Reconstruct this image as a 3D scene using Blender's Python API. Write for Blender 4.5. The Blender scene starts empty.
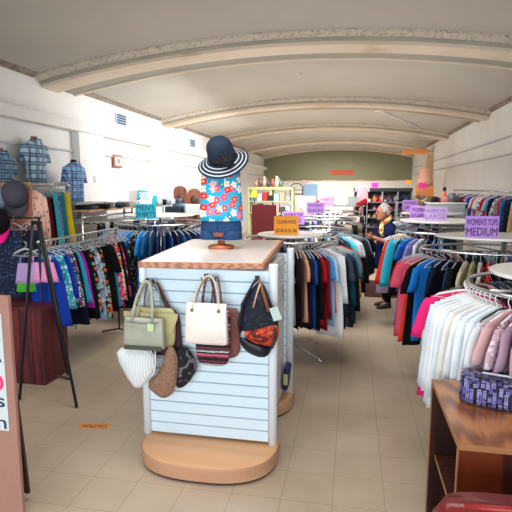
import bpy, bmesh, math, random
from mathutils import Vector, Matrix
PI = math.pi
sc = bpy.context.scene
COL = sc.collection
H = 1.85

# ------------------------------------------------------------------ materials
def new_mat(name):
    m = bpy.data.materials.new(name); m.use_nodes = True
    nt = m.node_tree
    return m, nt, nt.nodes['Principled BSDF']
def N(nt, t, **kw):
    n = nt.nodes.new(t)
    for k, v in kw.items():
        if isinstance(v, (int, float, tuple, str, bool)) and k in n.inputs: n.inputs[k].default_value = v
        else: setattr(n, k, v)
    return n
def c4(c): return (c[0], c[1], c[2], 1)
def hx(s):
    s = s.lstrip('#'); v = [int(s[i:i+2], 16)/255 for i in (0, 2, 4)]
    return tuple(x/12.92 if x <= .04045 else ((x+.055)/1.055)**2.4 for x in v)
def bump(nt, b, fac, strength=.3, dist=.01):
    bp = N(nt, 'ShaderNodeBump'); bp.inputs['Strength'].default_value = strength; bp.inputs['Distance'].default_value = dist
    nt.links.new(fac, bp.inputs['Height']); nt.links.new(bp.outputs[0], b.inputs['Normal'])
def coord(nt, scale=(1, 1, 1), kind='Object'):
    tc = N(nt, 'ShaderNodeTexCoord'); mp = N(nt, 'ShaderNodeMapping'); mp.inputs['Scale'].default_value = scale
    nt.links.new(tc.outputs[kind], mp.inputs[0]); return mp.outputs[0]
def ramp(nt, fac, stops, interp='LINEAR'):
    r = N(nt, 'ShaderNodeValToRGB'); r.color_ramp.interpolation = interp
    e = r.color_ramp.elements
    while len(e) > 1: e.remove(e[0])
    e[0].position = stops[0][0]; e[0].color = c4(stops[0][1])
    for p, c in stops[1:]:
        x = e.new(p); x.color = c4(c)
    nt.links.new(fac, r.inputs[0]); return r.outputs[0]
def plain(name, col, rough=.6, metal=0, noise=0, nscale=20, bmp=0, coat=0, spec=None, alpha=None, trans=0):
    m, nt, b = new_mat(name)
    b.inputs['Base Color'].default_value = c4(col); b.inputs['Roughness'].default_value = rough; b.inputs['Metallic'].default_value = metal
    if coat: b.inputs['Coat Weight'].default_value = coat; b.inputs['Coat Roughness'].default_value = .15
    if spec is not None: b.inputs['Specular IOR Level'].default_value = spec
    if trans: b.inputs['Transmission Weight'].default_value = trans
    if noise or bmp:
        n = N(nt, 'ShaderNodeTexNoise'); n.inputs['Scale'].default_value = nscale; n.inputs['Detail'].default_value = 5
        nt.links.new(coord(nt), n.inputs['Vector'])
        if noise:
            nt.links.new(ramp(nt, n.outputs[0], [(.3, tuple(x*(1-noise) for x in col)), (.7, tuple(min(1, x*(1+noise)) for x in col))]), b.inputs['Base Color'])
        if bmp: bump(nt, b, n.outputs[0], bmp)
    return m
_fab = {}
def fab(h):
    if h not in _fab:
        _fab[h] = plain('fabric_'+h.strip('#'), hx(h), .85, noise=.04, nscale=14, bmp=.12, spec=.2)
    return _fab[h]
def voro2(nt, scale, axes='XZ', rnd=1.0):
    tc = N(nt, 'ShaderNodeTexCoord'); s = N(nt, 'ShaderNodeSeparateXYZ'); nt.links.new(tc.outputs['Object'], s.inputs[0])
    cb = N(nt, 'ShaderNodeCombineXYZ'); nt.links.new(s.outputs[axes[0]], cb.inputs[0]); nt.links.new(s.outputs[axes[1]], cb.inputs[1])
    sg = N(nt, 'ShaderNodeMath', operation='MULTIPLY'); nt.links.new(s.outputs['Y' if axes == 'XZ' else 'X'], sg.inputs[0]); sg.inputs[1].default_value = .5
    ad = N(nt, 'ShaderNodeMath', operation='ADD'); nt.links.new(s.outputs[axes[0]], ad.inputs[0]); nt.links.new(sg.outputs[0], ad.inputs[1]); nt.links.new(ad.outputs[0], cb.inputs[0])
    mu = N(nt, 'ShaderNodeVectorMath', operation='SCALE'); nt.links.new(cb.outputs[0], mu.inputs[0]); mu.inputs['Scale'].default_value = scale
    v = N(nt, 'ShaderNodeTexVoronoi', voronoi_dimensions='2D'); v.inputs['Scale'].default_value = 1; v.inputs['Randomness'].default_value = rnd
    nt.links.new(mu.outputs[0], v.inputs['Vector'])
    sb = N(nt, 'ShaderNodeVectorMath', operation='SUBTRACT'); nt.links.new(mu.outputs[0], sb.inputs[0]); nt.links.new(v.outputs['Position'], sb.inputs[1])
    return v, sb.outputs[0]
def math2(nt, op, a, b=None, c=None):
    m = N(nt, 'ShaderNodeMath', operation=op)
    for i, x in enumerate((a, b, c)):
        if x is None: continue
        if isinstance(x, (int, float)): m.inputs[i].default_value = x
        else: nt.links.new(x, m.inputs[i])
    return m.outputs[0]
def mixc(nt, fac, a, b):
    m = N(nt, 'ShaderNodeMix', data_type='RGBA')
    if isinstance(fac, (int, float)): m.inputs[0].default_value = fac
    else: nt.links.new(fac, m.inputs[0])
    for i, x in ((6, a), (7, b)):
        if isinstance(x, tuple): m.inputs[i].default_value = c4(x)
        else: nt.links.new(x, m.inputs[i])
    return m.outputs[2]
def floral(name, base, cols, scale=16, size=.42, petals=5, centre=None, axes='XZ', rnd=.8):
    m, nt, b = new_mat(name); b.inputs['Roughness'].default_value = .85
    v, loc = voro2(nt, scale, axes, rnd)
    s = N(nt, 'ShaderNodeSeparateXYZ'); nt.links.new(loc, s.inputs[0])
    ang = math2(nt, 'ARCTAN2', s.outputs[1], s.outputs[0])
    wob = math2(nt, 'MULTIPLY', math2(nt, 'COSINE', math2(nt, 'MULTIPLY', ang, petals)), .1)
    d = math2(nt, 'ADD', v.outputs['Distance'], wob)
    inside = math2(nt, 'LESS_THAN', d, size)
    sc_ = N(nt, 'ShaderNodeSeparateColor'); nt.links.new(v.outputs['Color'], sc_.inputs[0])
    k = len(cols)
    fc = ramp(nt, sc_.outputs[0], [(i/k, c) for i, c in enumerate(cols)], 'CONSTANT')
    col = mixc(nt, inside, base, fc)
    if centre: col = mixc(nt, math2(nt, 'LESS_THAN', v.outputs['Distance'], .13), col, centre)
    nt.links.new(col, b.inputs['Base Color']); return m
def plaid(name, a, bcol, c, scale=14):
    m, nt, b = new_mat(name); b.inputs['Roughness'].default_value = .85
    tc = N(nt, 'ShaderNodeTexCoord'); s = N(nt, 'ShaderNodeSeparateXYZ'); nt.links.new(tc.outputs['Object'], s.inputs[0])
    def stripes(ax, sc2, th):
        return math2(nt, 'GREATER_THAN', math2(nt, 'SINE', math2(nt, 'MULTIPLY', s.outputs[ax], sc2)), th)
    f1 = math2(nt, 'MULTIPLY', math2(nt, 'ADD', stripes(0, scale*6, .1), stripes(2, scale*6, .1)), .5)
    col = ramp(nt, f1, [(0, a), (.3, a), (.34, bcol), (.7, bcol), (.75, c)], 'CONSTANT')
    f2 = math2(nt, 'MAXIMUM', stripes(0, scale*6, .93), stripes(2, scale*6, .93))
    col = mixc(nt, math2(nt, 'MULTIPLY', f2, .4), col, (.85, .9, .95))
    nt.links.new(col, b.inputs['Base Color']); return m
def striped(name, cols, scale=30, axis=2, noise=0):
    m, nt, b = new_mat(name); b.inputs['Roughness'].default_value = .85
    tc = N(nt, 'ShaderNodeTexCoord'); s = N(nt, 'ShaderNodeSeparateXYZ'); nt.links.new(tc.outputs['Object'], s.inputs[0])
    z = s.outputs[axis]
    if noise:
        n = N(nt, 'ShaderNodeTexNoise'); n.inputs['Scale'].default_value = 25; nt.links.new(tc.outputs['Object'], n.inputs['Vector'])
        z = math2(nt, 'ADD', z, math2(nt, 'MULTIPLY', n.outputs[0], noise))
    f = math2(nt, 'FRACT', math2(nt, 'MULTIPLY', z, scale))
    k = len(cols)
    nt.links.new(ramp(nt, f, [(i/k, c) for i, c in enumerate(cols)], 'CONSTANT'), b.inputs['Base Color']); return m
def blotch(name, cols, scale=14, detail=2):
    m, nt, b = new_mat(name); b.inputs['Roughness'].default_value = .85
    n = N(nt, 'ShaderNodeTexNoise'); n.inputs['Scale'].default_value = scale; n.inputs['Detail'].default_value = detail; n.inputs['Distortion'].default_value = 1.2
    nt.links.new(coord(nt), n.inputs['Vector'])
    k = len(cols)
    nt.links.new(ramp(nt, n.outputs[0], [(.32+.36*i/k if i else 0, c) for i, c in enumerate(cols)], 'CONSTANT'), b.inputs['Base Color']); return m
def wood(name, a, bcol, scale=3, axis=(1, 8, 8), rough=.45, coat=0):
    m, nt, b = new_mat(name); b.inputs['Roughness'].default_value = rough
    if coat: b.inputs['Coat Weight'].default_value = coat
    v = coord(nt, axis)
    n = N(nt, 'ShaderNodeTexNoise'); n.inputs['Scale'].default_value = scale; n.inputs['Detail'].default_value = 8; n.inputs['Distortion'].default_value = .8
    nt.links.new(v, n.inputs['Vector'])
    w = N(nt, 'ShaderNodeTexWave', bands_direction='Y'); w.inputs['Scale'].default_value = scale*.6; w.inputs['Distortion'].default_value = 6; w.inputs['Detail'].default_value = 3
    nt.links.new(v, w.inputs['Vector'])
    f = math2(nt, 'MULTIPLY', math2(nt, 'ADD', n.outputs[0], w.outputs[1]), .5)
    nt.links.new(ramp(nt, f, [(.25, a), (.65, bcol)]), b.inputs['Base Color'])
    bump(nt, b, f, .1); return m

M = {}
M['ceiling'] = plain('ceiling_plaster', (.43, .395, .345), .9, noise=.05, nscale=.7, bmp=.15)
M['wall'] = plain('wall_paint', (.78, .77, .75), .7, noise=.03, nscale=1.2)
M['sage'] = plain('sage_rib_paint', (.33, .32, .265), .8, noise=.10, nscale=2)
def cream_mat():
    m, nt, b = new_mat('cream_rib_paint'); b.inputs['Roughness'].default_value = .7
    n = N(nt, 'ShaderNodeTexNoise'); n.inputs['Scale'].default_value = .9; n.inputs['Detail'].default_value = 4
    nt.links.new(coord(nt), n.inputs['Vector'])
    nt.links.new(ramp(nt, n.outputs[0], [(.3, (.74, .62, .49)), (.6, (.66, .54, .42)), (.72, (.56, .36, .21))]), b.inputs['Base Color'])
    return m
M['cream'] = cream_mat()
M['green_wall'] = plain('olive_green_wall_paint', hx('#87886c'), .75, noise=.04, nscale=1)
def leaf_mat():
    m, nt, b = new_mat('leaf_moulding_plaster'); b.inputs['Roughness'].default_value = .8
    n = N(nt, 'ShaderNodeTexNoise'); n.inputs['Scale'].default_value = 16; n.inputs['Detail'].default_value = 4; n.inputs['Distortion'].default_value = 1.5
    nt.links.new(coord(nt), n.inputs['Vector'])
    nt.links.new(ramp(nt, n.outputs[0], [(.36, (.42, .35, .28)), (.46, (.62, .54, .45))]), b.inputs['Base Color'])
    bump(nt, b, n.outputs[0], 1, .05); return m
M['leaf'] = leaf_mat()
def cornice_mat():
    m, nt, b = new_mat('ornamental_cornice'); b.inputs['Roughness'].default_value = .8
    n = N(nt, 'ShaderNodeTexNoise'); n.inputs['Scale'].default_value = 12; n.inputs['Detail'].default_value = 3
    nt.links.new(coord(nt), n.inputs['Vector'])
    nt.links.new(ramp(nt, n.outputs[0], [(.35, (.15, .12, .095)), (.6, (.30, .24, .19))]), b.inputs['Base Color'])
    bump(nt, b, n.outputs[0], .8, .03); return m
M['cornice'] = cornice_mat()
def floor_mat():
    m, nt, b = new_mat('vinyl_floor_tiles')
    tc = N(nt, 'ShaderNodeTexCoord')
    mp = N(nt, 'ShaderNodeMapping'); mp.inputs['Location'].default_value = (.072, .02, 0); nt.links.new(tc.outputs['Object'], mp.inputs[0])
    br = N(nt, 'ShaderNodeTexBrick'); br.offset = 0; br.inputs['Scale'].default_value = 1
    br.inputs['Brick Width'].default_value = .3048; br.inputs['Row Height'].default_value = .3048; br.inputs['Mortar Size'].default_value = .0028
    br.inputs['Mortar Smooth'].default_value = .3
    br.inputs['Color1'].default_value = (.54, .44, .335, 1); br.inputs['Color2'].default_value = (.515, .418, .318, 1); br.inputs['Mortar'].default_value = (.36, .28, .20, 1)
    nt.links.new(mp.outputs[0], br.inputs['Vector'])
    n = N(nt, 'ShaderNodeTexNoise'); n.inputs['Scale'].default_value = 1.1; n.inputs['Detail'].default_value = 6; nt.links.new(tc.outputs['Object'], n.inputs['Vector'])
    dirt = ramp(nt, n.outputs[0], [(.35, (.78, .74, .70)), (.6, (1, 1, 1))])
    mx = N(nt, 'ShaderNodeMix', data_type='RGBA', blend_type='MULTIPLY'); mx.inputs[0].default_value = 1
    nt.links.new(br.outputs[0], mx.inputs[6]); nt.links.new(dirt, mx.inputs[7])
    # small dark scuffs
    mp2 = N(nt, 'ShaderNodeMapping'); mp2.inputs['Scale'].default_value = (10, 22, 1); mp2.inputs['Rotation'].default_value = (0, 0, .5); nt.links.new(tc.outputs['Object'], mp2.inputs[0])
    v = N(nt, 'ShaderNodeTexNoise'); v.inputs['Scale'].default_value = 1.6; v.inputs['Detail'].default_value = 7; v.inputs['Roughness'].default_value = .7; nt.links.new(mp2.outputs[0], v.inputs['Vector'])
    sm = ramp(nt, v.outputs[0], [(.66, (0, 0, 0)), (.72, (1, 1, 1))])
    col = mixc(nt, math2(nt, 'MULTIPLY', sm, .6), mx.outputs[2], (.15, .11, .08))
    nt.links.new(col, b.inputs['Base Color'])
    nt.links.new(math2(nt, 'ADD', math2(nt, 'MULTIPLY', n.outputs[0], .22), .22), b.inputs['Roughness'])
    b.inputs['Specular IOR Level'].default_value = .6
    return m
M['floor'] = floor_mat()
M['white_slat'] = plain('white_slatwall_laminate', (.68, .84, .95), .3, coat=.3)
M['post'] = plain('white_painted_post', (.80, .88, .95), .3, coat=.3)
M['groove'] = plain('slat_groove', (.30, .40, .50), .5)
M['top_lam'] = plain('white_counter_laminate', (.86, .80, .77), .22, noise=.03, nscale=6, coat=.4)
M['edge_wood'] = wood('oak_edge', hx('#9a5a3c'), hx('#c98a66'), 4, (2, 20, 20))
M['platform_top'] = wood('maple_platform', hx('#d9a070'), hx('#dfa878'), 1.2, (.6, 3, 3), .35)
M['platform_side'] = wood('maple_platform_side', hx('#bf8f70'), hx('#c99c7e'), 1.2, (.6, .6, 8))
M['kick'] = plain('black_kick_strip', (.012, .012, .015), .6)
M['chrome'] = plain('chrome', (.75, .77, .8), .22, 1)
M['zinc'] = plain('grey_metal', (.38, .41, .45), .35, .8)
M['black_metal'] = plain('black_metal', (.012, .014, .018), .35, .3)
M['hanger'] = plain('clear_plastic', (.50, .53, .56), .15, spec=.8)
M['hanger_dim'] = plain('dimmed_clear_plastic', (.16, .17, .185), .3)  # clear hangers darkened in colour so far racks catch less light
M['hanger_white'] = plain('white_plastic_hanger', (.85, .85, .86), .3)
M['hanger_black'] = plain('black_plastic_hanger', (.015, .015, .018), .3)
M['disc'] = plain('white_rack_topper', (.82, .82, .78), .25, coat=.3, noise=.04, nscale=4)
M['purple_sign'] = plain('lilac_card', hx('#c08be4'), .6)
M['lilac_pale'] = plain('pale_lilac_card', hx('#d3aeea'), .6)
M['orange_sign'] = plain('orange_card', hx('#fba51d'), .6)
M['teal_sign'] = plain('turquoise_card', hx('#14c4dd'), .6)
M['pink_sign'] = plain('hot_pink_card', hx('#ff2fa8'), .6)
M['ink'] = plain('dark_ink', (.03, .015, .09), .6)
M['ink_red'] = plain('pink_red_ink', hx('#f0286a'), .6)
M['ink_navy'] = plain('navy_ink', hx('#17205a'), .6)
M['ink_fade'] = plain('faded_ink', hx('#8a76b0'), .6)
M['poster'] = plain('pale_poster', (.60, .66, .66), .5)
M['board_pink'] = plain('tan_pink_board', hx('#a5776b'), .6, noise=.06, nscale=12)
M['peg_board'] = plain('coral_tan_board', hx('#c87c62'), .7, noise=.05)
M['maroon_wood'] = wood('maroon_planks', hx('#3d0f14'), hx('#6e2028'), 2, (12, 12, 1), .5)
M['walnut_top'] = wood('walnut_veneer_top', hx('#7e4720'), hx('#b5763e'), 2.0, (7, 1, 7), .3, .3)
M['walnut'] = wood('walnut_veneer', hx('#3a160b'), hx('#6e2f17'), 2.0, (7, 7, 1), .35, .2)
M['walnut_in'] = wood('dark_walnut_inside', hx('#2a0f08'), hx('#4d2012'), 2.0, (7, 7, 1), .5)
M['walnut_edge'] = plain('light_wood_edge', hx('#a5704a'), .4)
M['brown_wood'] = wood('brown_carved_wood', hx('#4a2415'), hx('#7a4028'), 2.5, (5, 5, 1))
M['tan_wood'] = wood('tan_wood', hx('#a97a52'), hx('#cfa77e'), 3, (1, 5, 5))
M['red_leather'] = plain('red_leather', hx('#7a1013'), .35, coat=.4, bmp=.2, nscale=30)
M['burgundy'] = plain('burgundy_cloth', hx('#5e0f16'), .8, noise=.1, nscale=60)
M['denim'] = plain('denim', hx('#153e6c'), .85, noise=.3, nscale=90, bmp=.3)
M['mat_maroon'] = plain('maroon_floor_mat', hx('#3d1411'), .9, noise=.3, nscale=10)
M['skin'] = plain('skin', hx('#b9785c'), .5)
M['mannequin_skin'] = plain('terracotta_mannequin', hx('#9a5650'), .5)
M['hair'] = plain('grey_white_hair', hx('#b9b4b0'), .8, noise=.35, nscale=40, bmp=.8)
M['glass_acrylic'] = plain('clear_acrylic', (.9, .93, .93), .08, trans=.85)
M['door_white'] = plain('white_door_paint', (.66, .68, .68), .5)
M['blue_door'] = plain('pale_blue_door', hx('#8fb8de'), .5)
M['vent'] = plain('blue_grey_vent', hx('#2e5270'), .4)
M['olive_frame'] = plain('pale_olive_shelf_paint', hx('#a9b07c'), .6)
M['grey_shelf'] = plain('grey_shelf', hx('#9aa2a5'), .5)
M['dark'] = plain('near_black', (.012, .013, .018), .5)

# ------------------------------------------------------------------ mesh builders
class MB:
    def __init__(s): s.v = []; s.f = []; s.mi = []; s.cur = 0
    def box(s, c, d, rz=0, rx=0, ry=0):
        R = Matrix.Rotation(rz, 3, 'Z') @ Matrix.Rotation(ry, 3, 'Y') @ Matrix.Rotation(rx, 3, 'X')
        b = len(s.v)
        for sx in (-1, 1):
            for sy in (-1, 1):
                for sz in (-1, 1):
                    s.v.append(Vector(c) + R @ Vector((sx*d[0]/2, sy*d[1]/2, sz*d[2]/2)))
        for f in ((0, 1, 3, 2), (4, 6, 7, 5), (0, 4, 5, 1), (2, 3, 7, 6), (0, 2, 6, 4), (1, 5, 7, 3)):
            s.f.append(tuple(b+i for i in f)); s.mi.append(s.cur)
        return s
    def rings(s, rs, cap=True, closed=False):
        b = len(s.v); n = len(rs[0])
        for r in rs: s.v.extend(Vector(p) for p in r)
        m = len(rs)
        for i in range(m if closed else m-1):
            for j in range(n):
                a0 = b+i*n+j; a1 = b+i*n+(j+1) % n; i2 = (i+1) % m
                s.f.append((a0, a1, b+i2*n+(j+1) % n, b+i2*n+j)); s.mi.append(s.cur)
        if cap and not closed:
            s.f.append(tuple(b+j for j in range(n))[::-1]); s.mi.append(s.cur)
            s.f.append(tuple(b+(m-1)*n+j for j in range(n))); s.mi.append(s.cur)
        return s
    def tube(s, pts, r, n=8, closed=False, flat=1.0):
        pts = [Vector(p) for p in pts]; rr = r if isinstance(r, (list, tuple)) else [r]*len(pts)
        rs = []; m = len(pts); up = None
        for i, p in enumerate(pts):
            a = pts[(i-1) % m] if (closed or i > 0) else p; c = pts[(i+1) % m] if (closed or i < m-1) else p
            t = (c-a).normalized()
            if up is None: up = Vector((0, 0, 1)) if abs(t.z) < .9 else Vector((1, 0, 0))
            x = t.cross(up)
            if x.length < 1e-4: x = t.cross(Vector((0, 1, 0)))
            x.normalize(); y = x.cross(t).normalized(); up = y
            rs.append([p + x*(math.cos(q)*rr[i]) + y*(math.sin(q)*rr[i]*flat) for q in (2*PI*k/n for k in range(n))])
        return s.rings(rs, True, closed)
    def prism(s, outline, z0, z1):
        return s.rings([[(x, y, z0) for x, y in outline], [(x, y, z1) for x, y in outline]])
    def lathe(s, prof, c=(0, 0, 0), n=24, sx=1, sy=1):
        return s.rings([[(c[0]+r*math.cos(2*PI*k/n)*sx, c[1]+r*math.sin(2*PI*k/n)*sy, c[2]+z) for k in range(n)] for r, z in prof])
    def ell(s, c, r, n=14, m=9):
        return s.rings([[(c[0]+r[0]*math.sin(PI*i/m)*math.cos(2*PI*k/n), c[1]+r[1]*math.sin(PI*i/m)*math.sin(2*PI*k/n), c[2]-r[2]*math.cos(PI*i/m)) for k in range(n)] for i in [.15]+list(range(1, m))+[m-.15]])
    def mesh(s, name, smooth=False):
        me = bpy.data.meshes.new(name); me.from_pydata([tuple(v) for v in s.v], [], s.f)
        bm = bmesh.new(); bm.from_mesh(me); bmesh.ops.recalc_face_normals(bm, faces=bm.faces)
        bm.to_mesh(me); bm.free()
        for i, p in enumerate(me.polygons):
            p.material_index = s.mi[i]
            if smooth: p.use_smooth = True
        return me
    def build(s, name, mats, parent=None, smooth=False, bevel=0, loc=None, rot=None):
        me = s.mesh(name, smooth)
        for m in (mats if isinstance(mats, (list, tuple)) else [mats]): me.materials.append(m)
        o = bpy.data.objects.new(name, me); COL.objects.link(o)
        if parent: o.parent = parent
        if loc: o.location = loc
        if rot: o.rotation_euler = rot
        if bevel:
            b = o.modifiers.new('bevel', 'BEVEL'); b.width = bevel; b.segments = 2; b.limit_method = 'ANGLE'
        return o
def tag(o, label, cat, group=None):
    n = len(label.split()); assert 4 <= n <= 16, (n, label)
    o['label'] = label; o['category'] = cat
    if group: o['group'] = group
    return o
def thing(name, label, cat, loc=(0, 0, 0), rz=0, group=None):
    o = bpy.data.objects.new(name, None); COL.objects.link(o); o.location = loc; o.rotation_euler = (0, 0, rz)
    o.empty_display_size = .1
    return tag(o, label, cat, group)
def struct(o): o['kind'] = 'structure'; return o
def text(name, s, size, mat, parent, loc, rot, fit=None, ext=.0006, space=1.0):
    cu = bpy.data.curves.new(name, 'FONT'); cu.body = s; cu.size = size; cu.align_x = 'CENTER'; cu.align_y = 'CENTER'; cu.extrude = ext
    cu.offset = 0; cu.space_line = space
    t = bpy.data.objects.new(name, cu); COL.objects.link(t)
    bpy.context.view_layer.update()
    me = bpy.data.meshes.new_from_object(t.evaluated_get(bpy.context.evaluated_depsgraph_get()))
    bpy.data.objects.remove(t)
    xs = [v.co.x for v in me.vertices]; w = max(xs)-min(xs); cx = (max(xs)+min(xs))/2
    k = fit/w if fit and w > 0 else 1
    for v in me.vertices: v.co.x = (v.co.x-cx)*k
    bm = bmesh.new()
    for q, (dx, dy) in enumerate(((0, 0), (.006, 0), (-.006, 0), (0, .006), (0, -.006))):
        nv = len(bm.verts); bm.from_mesh(me); bm.verts.ensure_lookup_table()
        for v in bm.verts[nv:]: v.co += Vector((dx*size, dy*size, .00008*q))
    bm.to_mesh(me); bm.free()
    me.materials.clear(); me.materials.append(mat)
    o = bpy.data.objects.new(name, me); COL.objects.link(o); o.parent = parent; o.location = loc; o.rotation_euler = rot
    return o
def arc(c, r, a0, a1, n): return [(c[0]+r*math.cos(a0+(a1-a0)*i/n), c[1]+r*math.sin(a0+(a1-a0)*i/n)) for i in range(n+1)]

# ------------------------------------------------------------------ room shell
XL, XR, YB, YF = -4.6, 2.85, 25.9, -2.6
XC = (XL+XR)/2; HW = (XR-XL)/2
def zc(x): return 3.48 + .40*(1-((x-XC)/HW)**2)
struct(MB().box((XC, (YF+YB)/2, -.05), (XR-XL+.4, YB-YF+.4, .1)).build('floor', M['floor']))
xs = [XL + (XR-XL)*i/48 for i in range(49)]
cb = MB(); cb.rings([[(x, y, zc(x)) for x in xs]+[(x, y, zc(x)+.15) for x in reversed(xs)] for y in (YF, YB+.2)])
o = struct(cb.build('ceiling', M['ceiling'], smooth=False))
struct(MB().box((XL-.1, (YF+YB)/2, 1.78), (.2, YB-YF+.4, 3.6)).build('wall_left', M['wall']))
struct(MB().box((XR+.1, (YF+YB)/2, 1.78), (.2, YB-YF+.4, 3.6)).build('wall_right', M['wall']))
struct(MB().box((XC, YB+.1, 1.12), (XR-XL, .2, 2.24)).build('wall_back', M['wall']))
gw = MB(); gw.rings([[(x, y, 2.24) for x in xs]+[(x, y, zc(x)) for x in reversed(xs)] for y in (YB+.02, YB+.2)])
struct(gw.build('wall_tympanum', M['green_wall']))
struct(MB().box((XC, YB, 2.235), (XR-XL, .05, .05)).build('trim_1', M['tan_wood']))
# front of shop: low sill wall with piers and big shop windows between them
struct(MB().box((XC, YF-.1, .3), (XR-XL, .2, .6)).build('wall_front', M['wall']))
struct(MB().box((XC, YF-.1, 3.2), (XR-XL, .2, 1.3)).build('trim_40', M['wall']))  # unseen header wall, added to cut light reaching the near ceiling
for i, x in enumerate((XL+.3, XC, XR-.3)):
    struct(MB().box((x, YF-.1, 2.1), (.4, .18, 3.0)).build('trim_%d' % (2+i), M['wall']))
# ribs
RIBS = [6.72, 11.55, 16.25, 21.0, 25.2]
def swept(prof):
    b = MB(); b.rings([[(x, y, zc(x)+dz) for y, dz in prof] for x in xs], True)
    return b
k = 5
for y0 in RIBS:
    root = struct(swept([(y0+.18, .05), (y0+.18, -.15), (y0+.60, -.15), (y0+.60, .05)]).build('trim_%d' % k, M['cream'])); k += 1
    swept([(y0, .03), (y0+.01, -.03), (y0+.08, -.075), (y0+.12, -.07), (y0+.12, .03)]).build('leaf_moulding', M['leaf'], root)
    swept([(y0+.12, .03), (y0+.12, -.085), (y0+.175, -.105), (y0+.175, .03)]).build('cove', M['sage'], root)
    if y0 < 25: 
        swept([(y0+.605, .03), (y0+.605, -.095), (y0+1.05, -.095), (y0+1.05, .03)]).build('back_band', M['sage'], root)
        swept([(y0+1.052, .03), (y0+1.052, -.12), (y0+1.10, -.12), (y0+1.10, .03)]).build('bead', M['cream'], root)
# cornices per bay, ledges, rails
bays = [(YF, 6.7), (8.0, 11.5), (12.8, 16.2), (17.5, 20.9), (22.2, 25.1)]
for y0, y1 in bays:
    for x, s in ((XL, 1), (XR, -1)):
        b = MB(); pr = [(0, 3.44), (s*.03, 3.44), (s*.06, 3.47), (s*.09, 3.48), (s*.10, 3.53), (0, 3.53)]
        b.rings([[(x+px, y, z) for px, z in pr] for y in (y0, y1)])
        struct(b.build('trim_%d' % k, M['cornice'])); k += 1
struct(MB().box((XL+.09, (YF+YB)/2, 2.86), (.18, YB-YF, .17)).build('trim_%d' % k, M['wall'], bevel=.01)); k += 1
for z, x, s in ((2.46, XL, 1), (2.80, XR, -1), (2.47, XR, -1)):
    struct(MB().box((x+s*.02, (YF+YB)/2, z), (.04, YB-YF, .035)).build('trim_%d' % k, plain('rail_paint', (.5, .5, .52), .5), bevel=.005)); k += 1
for y0, y1 in ((7.65, 8.5), (10.75, 11.75), (15.2, 16.3), (20.2, 21.3)):
    struct(MB().box((XL+.07, (y0+y1)/2, 1.39), (.14, y1-y0, 2.78)).build('trim_%d' % k, M['wall'], bevel=.01)); k += 1
struct(MB().box((XR-.12, 19.6, 1.57), (.24, .8, 3.14)).build('trim_%d' % k, M['cream'], bevel=.01)); k += 1
struct(MB().box((XR-.6, 19.4, 3.17), (.95, .35, .15)).build('trim_%d' % k, plain('orange_painted_beam', hx('#f09a4c'), .5), bevel=.01)); k += 1
# old white panelled door with transom on the left wall
d = struct(MB().box((XL+.03, 13.3, 1.2), (.06, 1.7, 2.4)).build('door_1', M['door_white'], bevel=.01))
MB().box((XL+.05, 13.3, 2.2), (.06, 1.5, .2)).build('transom', plain('transom_glass', (.8, .84, .86), .2), d)
MB().box((XL+.07, 12.9, 1.1), (.05, .55, 1.9)).build('door_leaf', plain('door_leaf_paint', (.55, .58, .6), .5), d, bevel=.01)
MB().box((XL+.07, 13.7, 1.1), (.05, .65, 1.9)).build('door_leaf', M['door_white'], d, bevel=.01)
MB().box((XL+.11, 13.7, 1.5), (.02, .45, .8)).build('door_panel', plain('door_panel_paint', (.6, .64, .66), .5), d, bevel=.005)
MB().box((XL+.11, 12.9, 1.5), (.02, .35, .8)).build('door_panel', plain('door_panel_white', (.75, .78, .8), .5), d, bevel=.005)
d = struct(MB().box((-2.15, YB-.03, 1.02), (.72, .06, 2.04)).build('door_2', M['blue_door'], bevel=.01))
MB().ell((-1.88, YB-.09, 1.0), (.03, .03, .03)).build('door_handle', M['chrome'], d)

# small wall things
def wallbox(name, lab, cat, c, d, m, inner=None, im=None):
    t = thing(name, lab, cat, c)
    MB().box((0, 0, 0), d).build('frame', m, t, bevel=.006)
    if inner: MB().box(inner[0], inner[1]).build(inner[2], im, t)
    return t
for y, z, h, lab in ((9.45, 3.2, .2, 'blue-grey vent grille high on left wall, the nearer to camera'), (13.95, 3.13, .2, 'blue-grey vent grille high on left wall, beside the straw hat')):
    t = thing('wall_vent', lab, 'vent', (XL+.02, y, z), group='wall vents')
    MB().box((0, 0, 0), (.03, .44, h)).build('frame', plain('vent_frame', (.5, .58, .66), .4), t, bevel=.004)
    b = MB()
    for i in range(4): b.box((.02, 0, -.075+.05*i), (.012, .38, .034), ry=.5)
    b.build('louvre', M['vent'], t)
t = thing('picture_frame', 'small brown-framed picture hanging on the white left wall', 'picture', (XL+.04, 9.2, 2.37))
MB().box((0, 0, 0), (.04, .36, .25)).build('frame', plain('reddish_frame', hx('#a5634a'), .5), t, bevel=.01)
MB().box((.022, 0, 0), (.006, .26, .16)).build('print', plain('pale_print', hx('#d9cfc6'), .4), t)
MB().box((.027, 0, 0), (.004, .10, .09)).build('image', plain('grey_print', hx('#8b8177'), .4), t)
t = thing('outlet_cover', 'small white switch plate on the first left pilaster', 'switch', (XL+.145, 8.1, 2.0))
MB().box((0, 0, 0), (.01, .08, .12)).build('plate', plain('plate', (.6, .6, .6), .4), t, bevel=.003)
MB().box((.008, 0, 0), (.012, .02, .04)).build('toggle', M['hanger_white'], t)
t = thing('banner_sign', 'long orange banner on the olive green wall above the back', 'banner', (-.57, YB-.02, 2.64))
MB().box((0, 0, 0), (1.22, .03, .22)).build('board', plain('orange_red_banner', hx('#d9531c'), .6), t)
text('lettering', 'THANK YOU FOR SHOPPING', .1, M['ink'], t, (0, -.02, .045), (PI/2, 0, 0), 1.08)
text('lettering', 'PLEASE COME AGAIN', .08, M['ink'], t, (0, -.02, -.055), (PI/2, 0, 0), .98)
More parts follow.
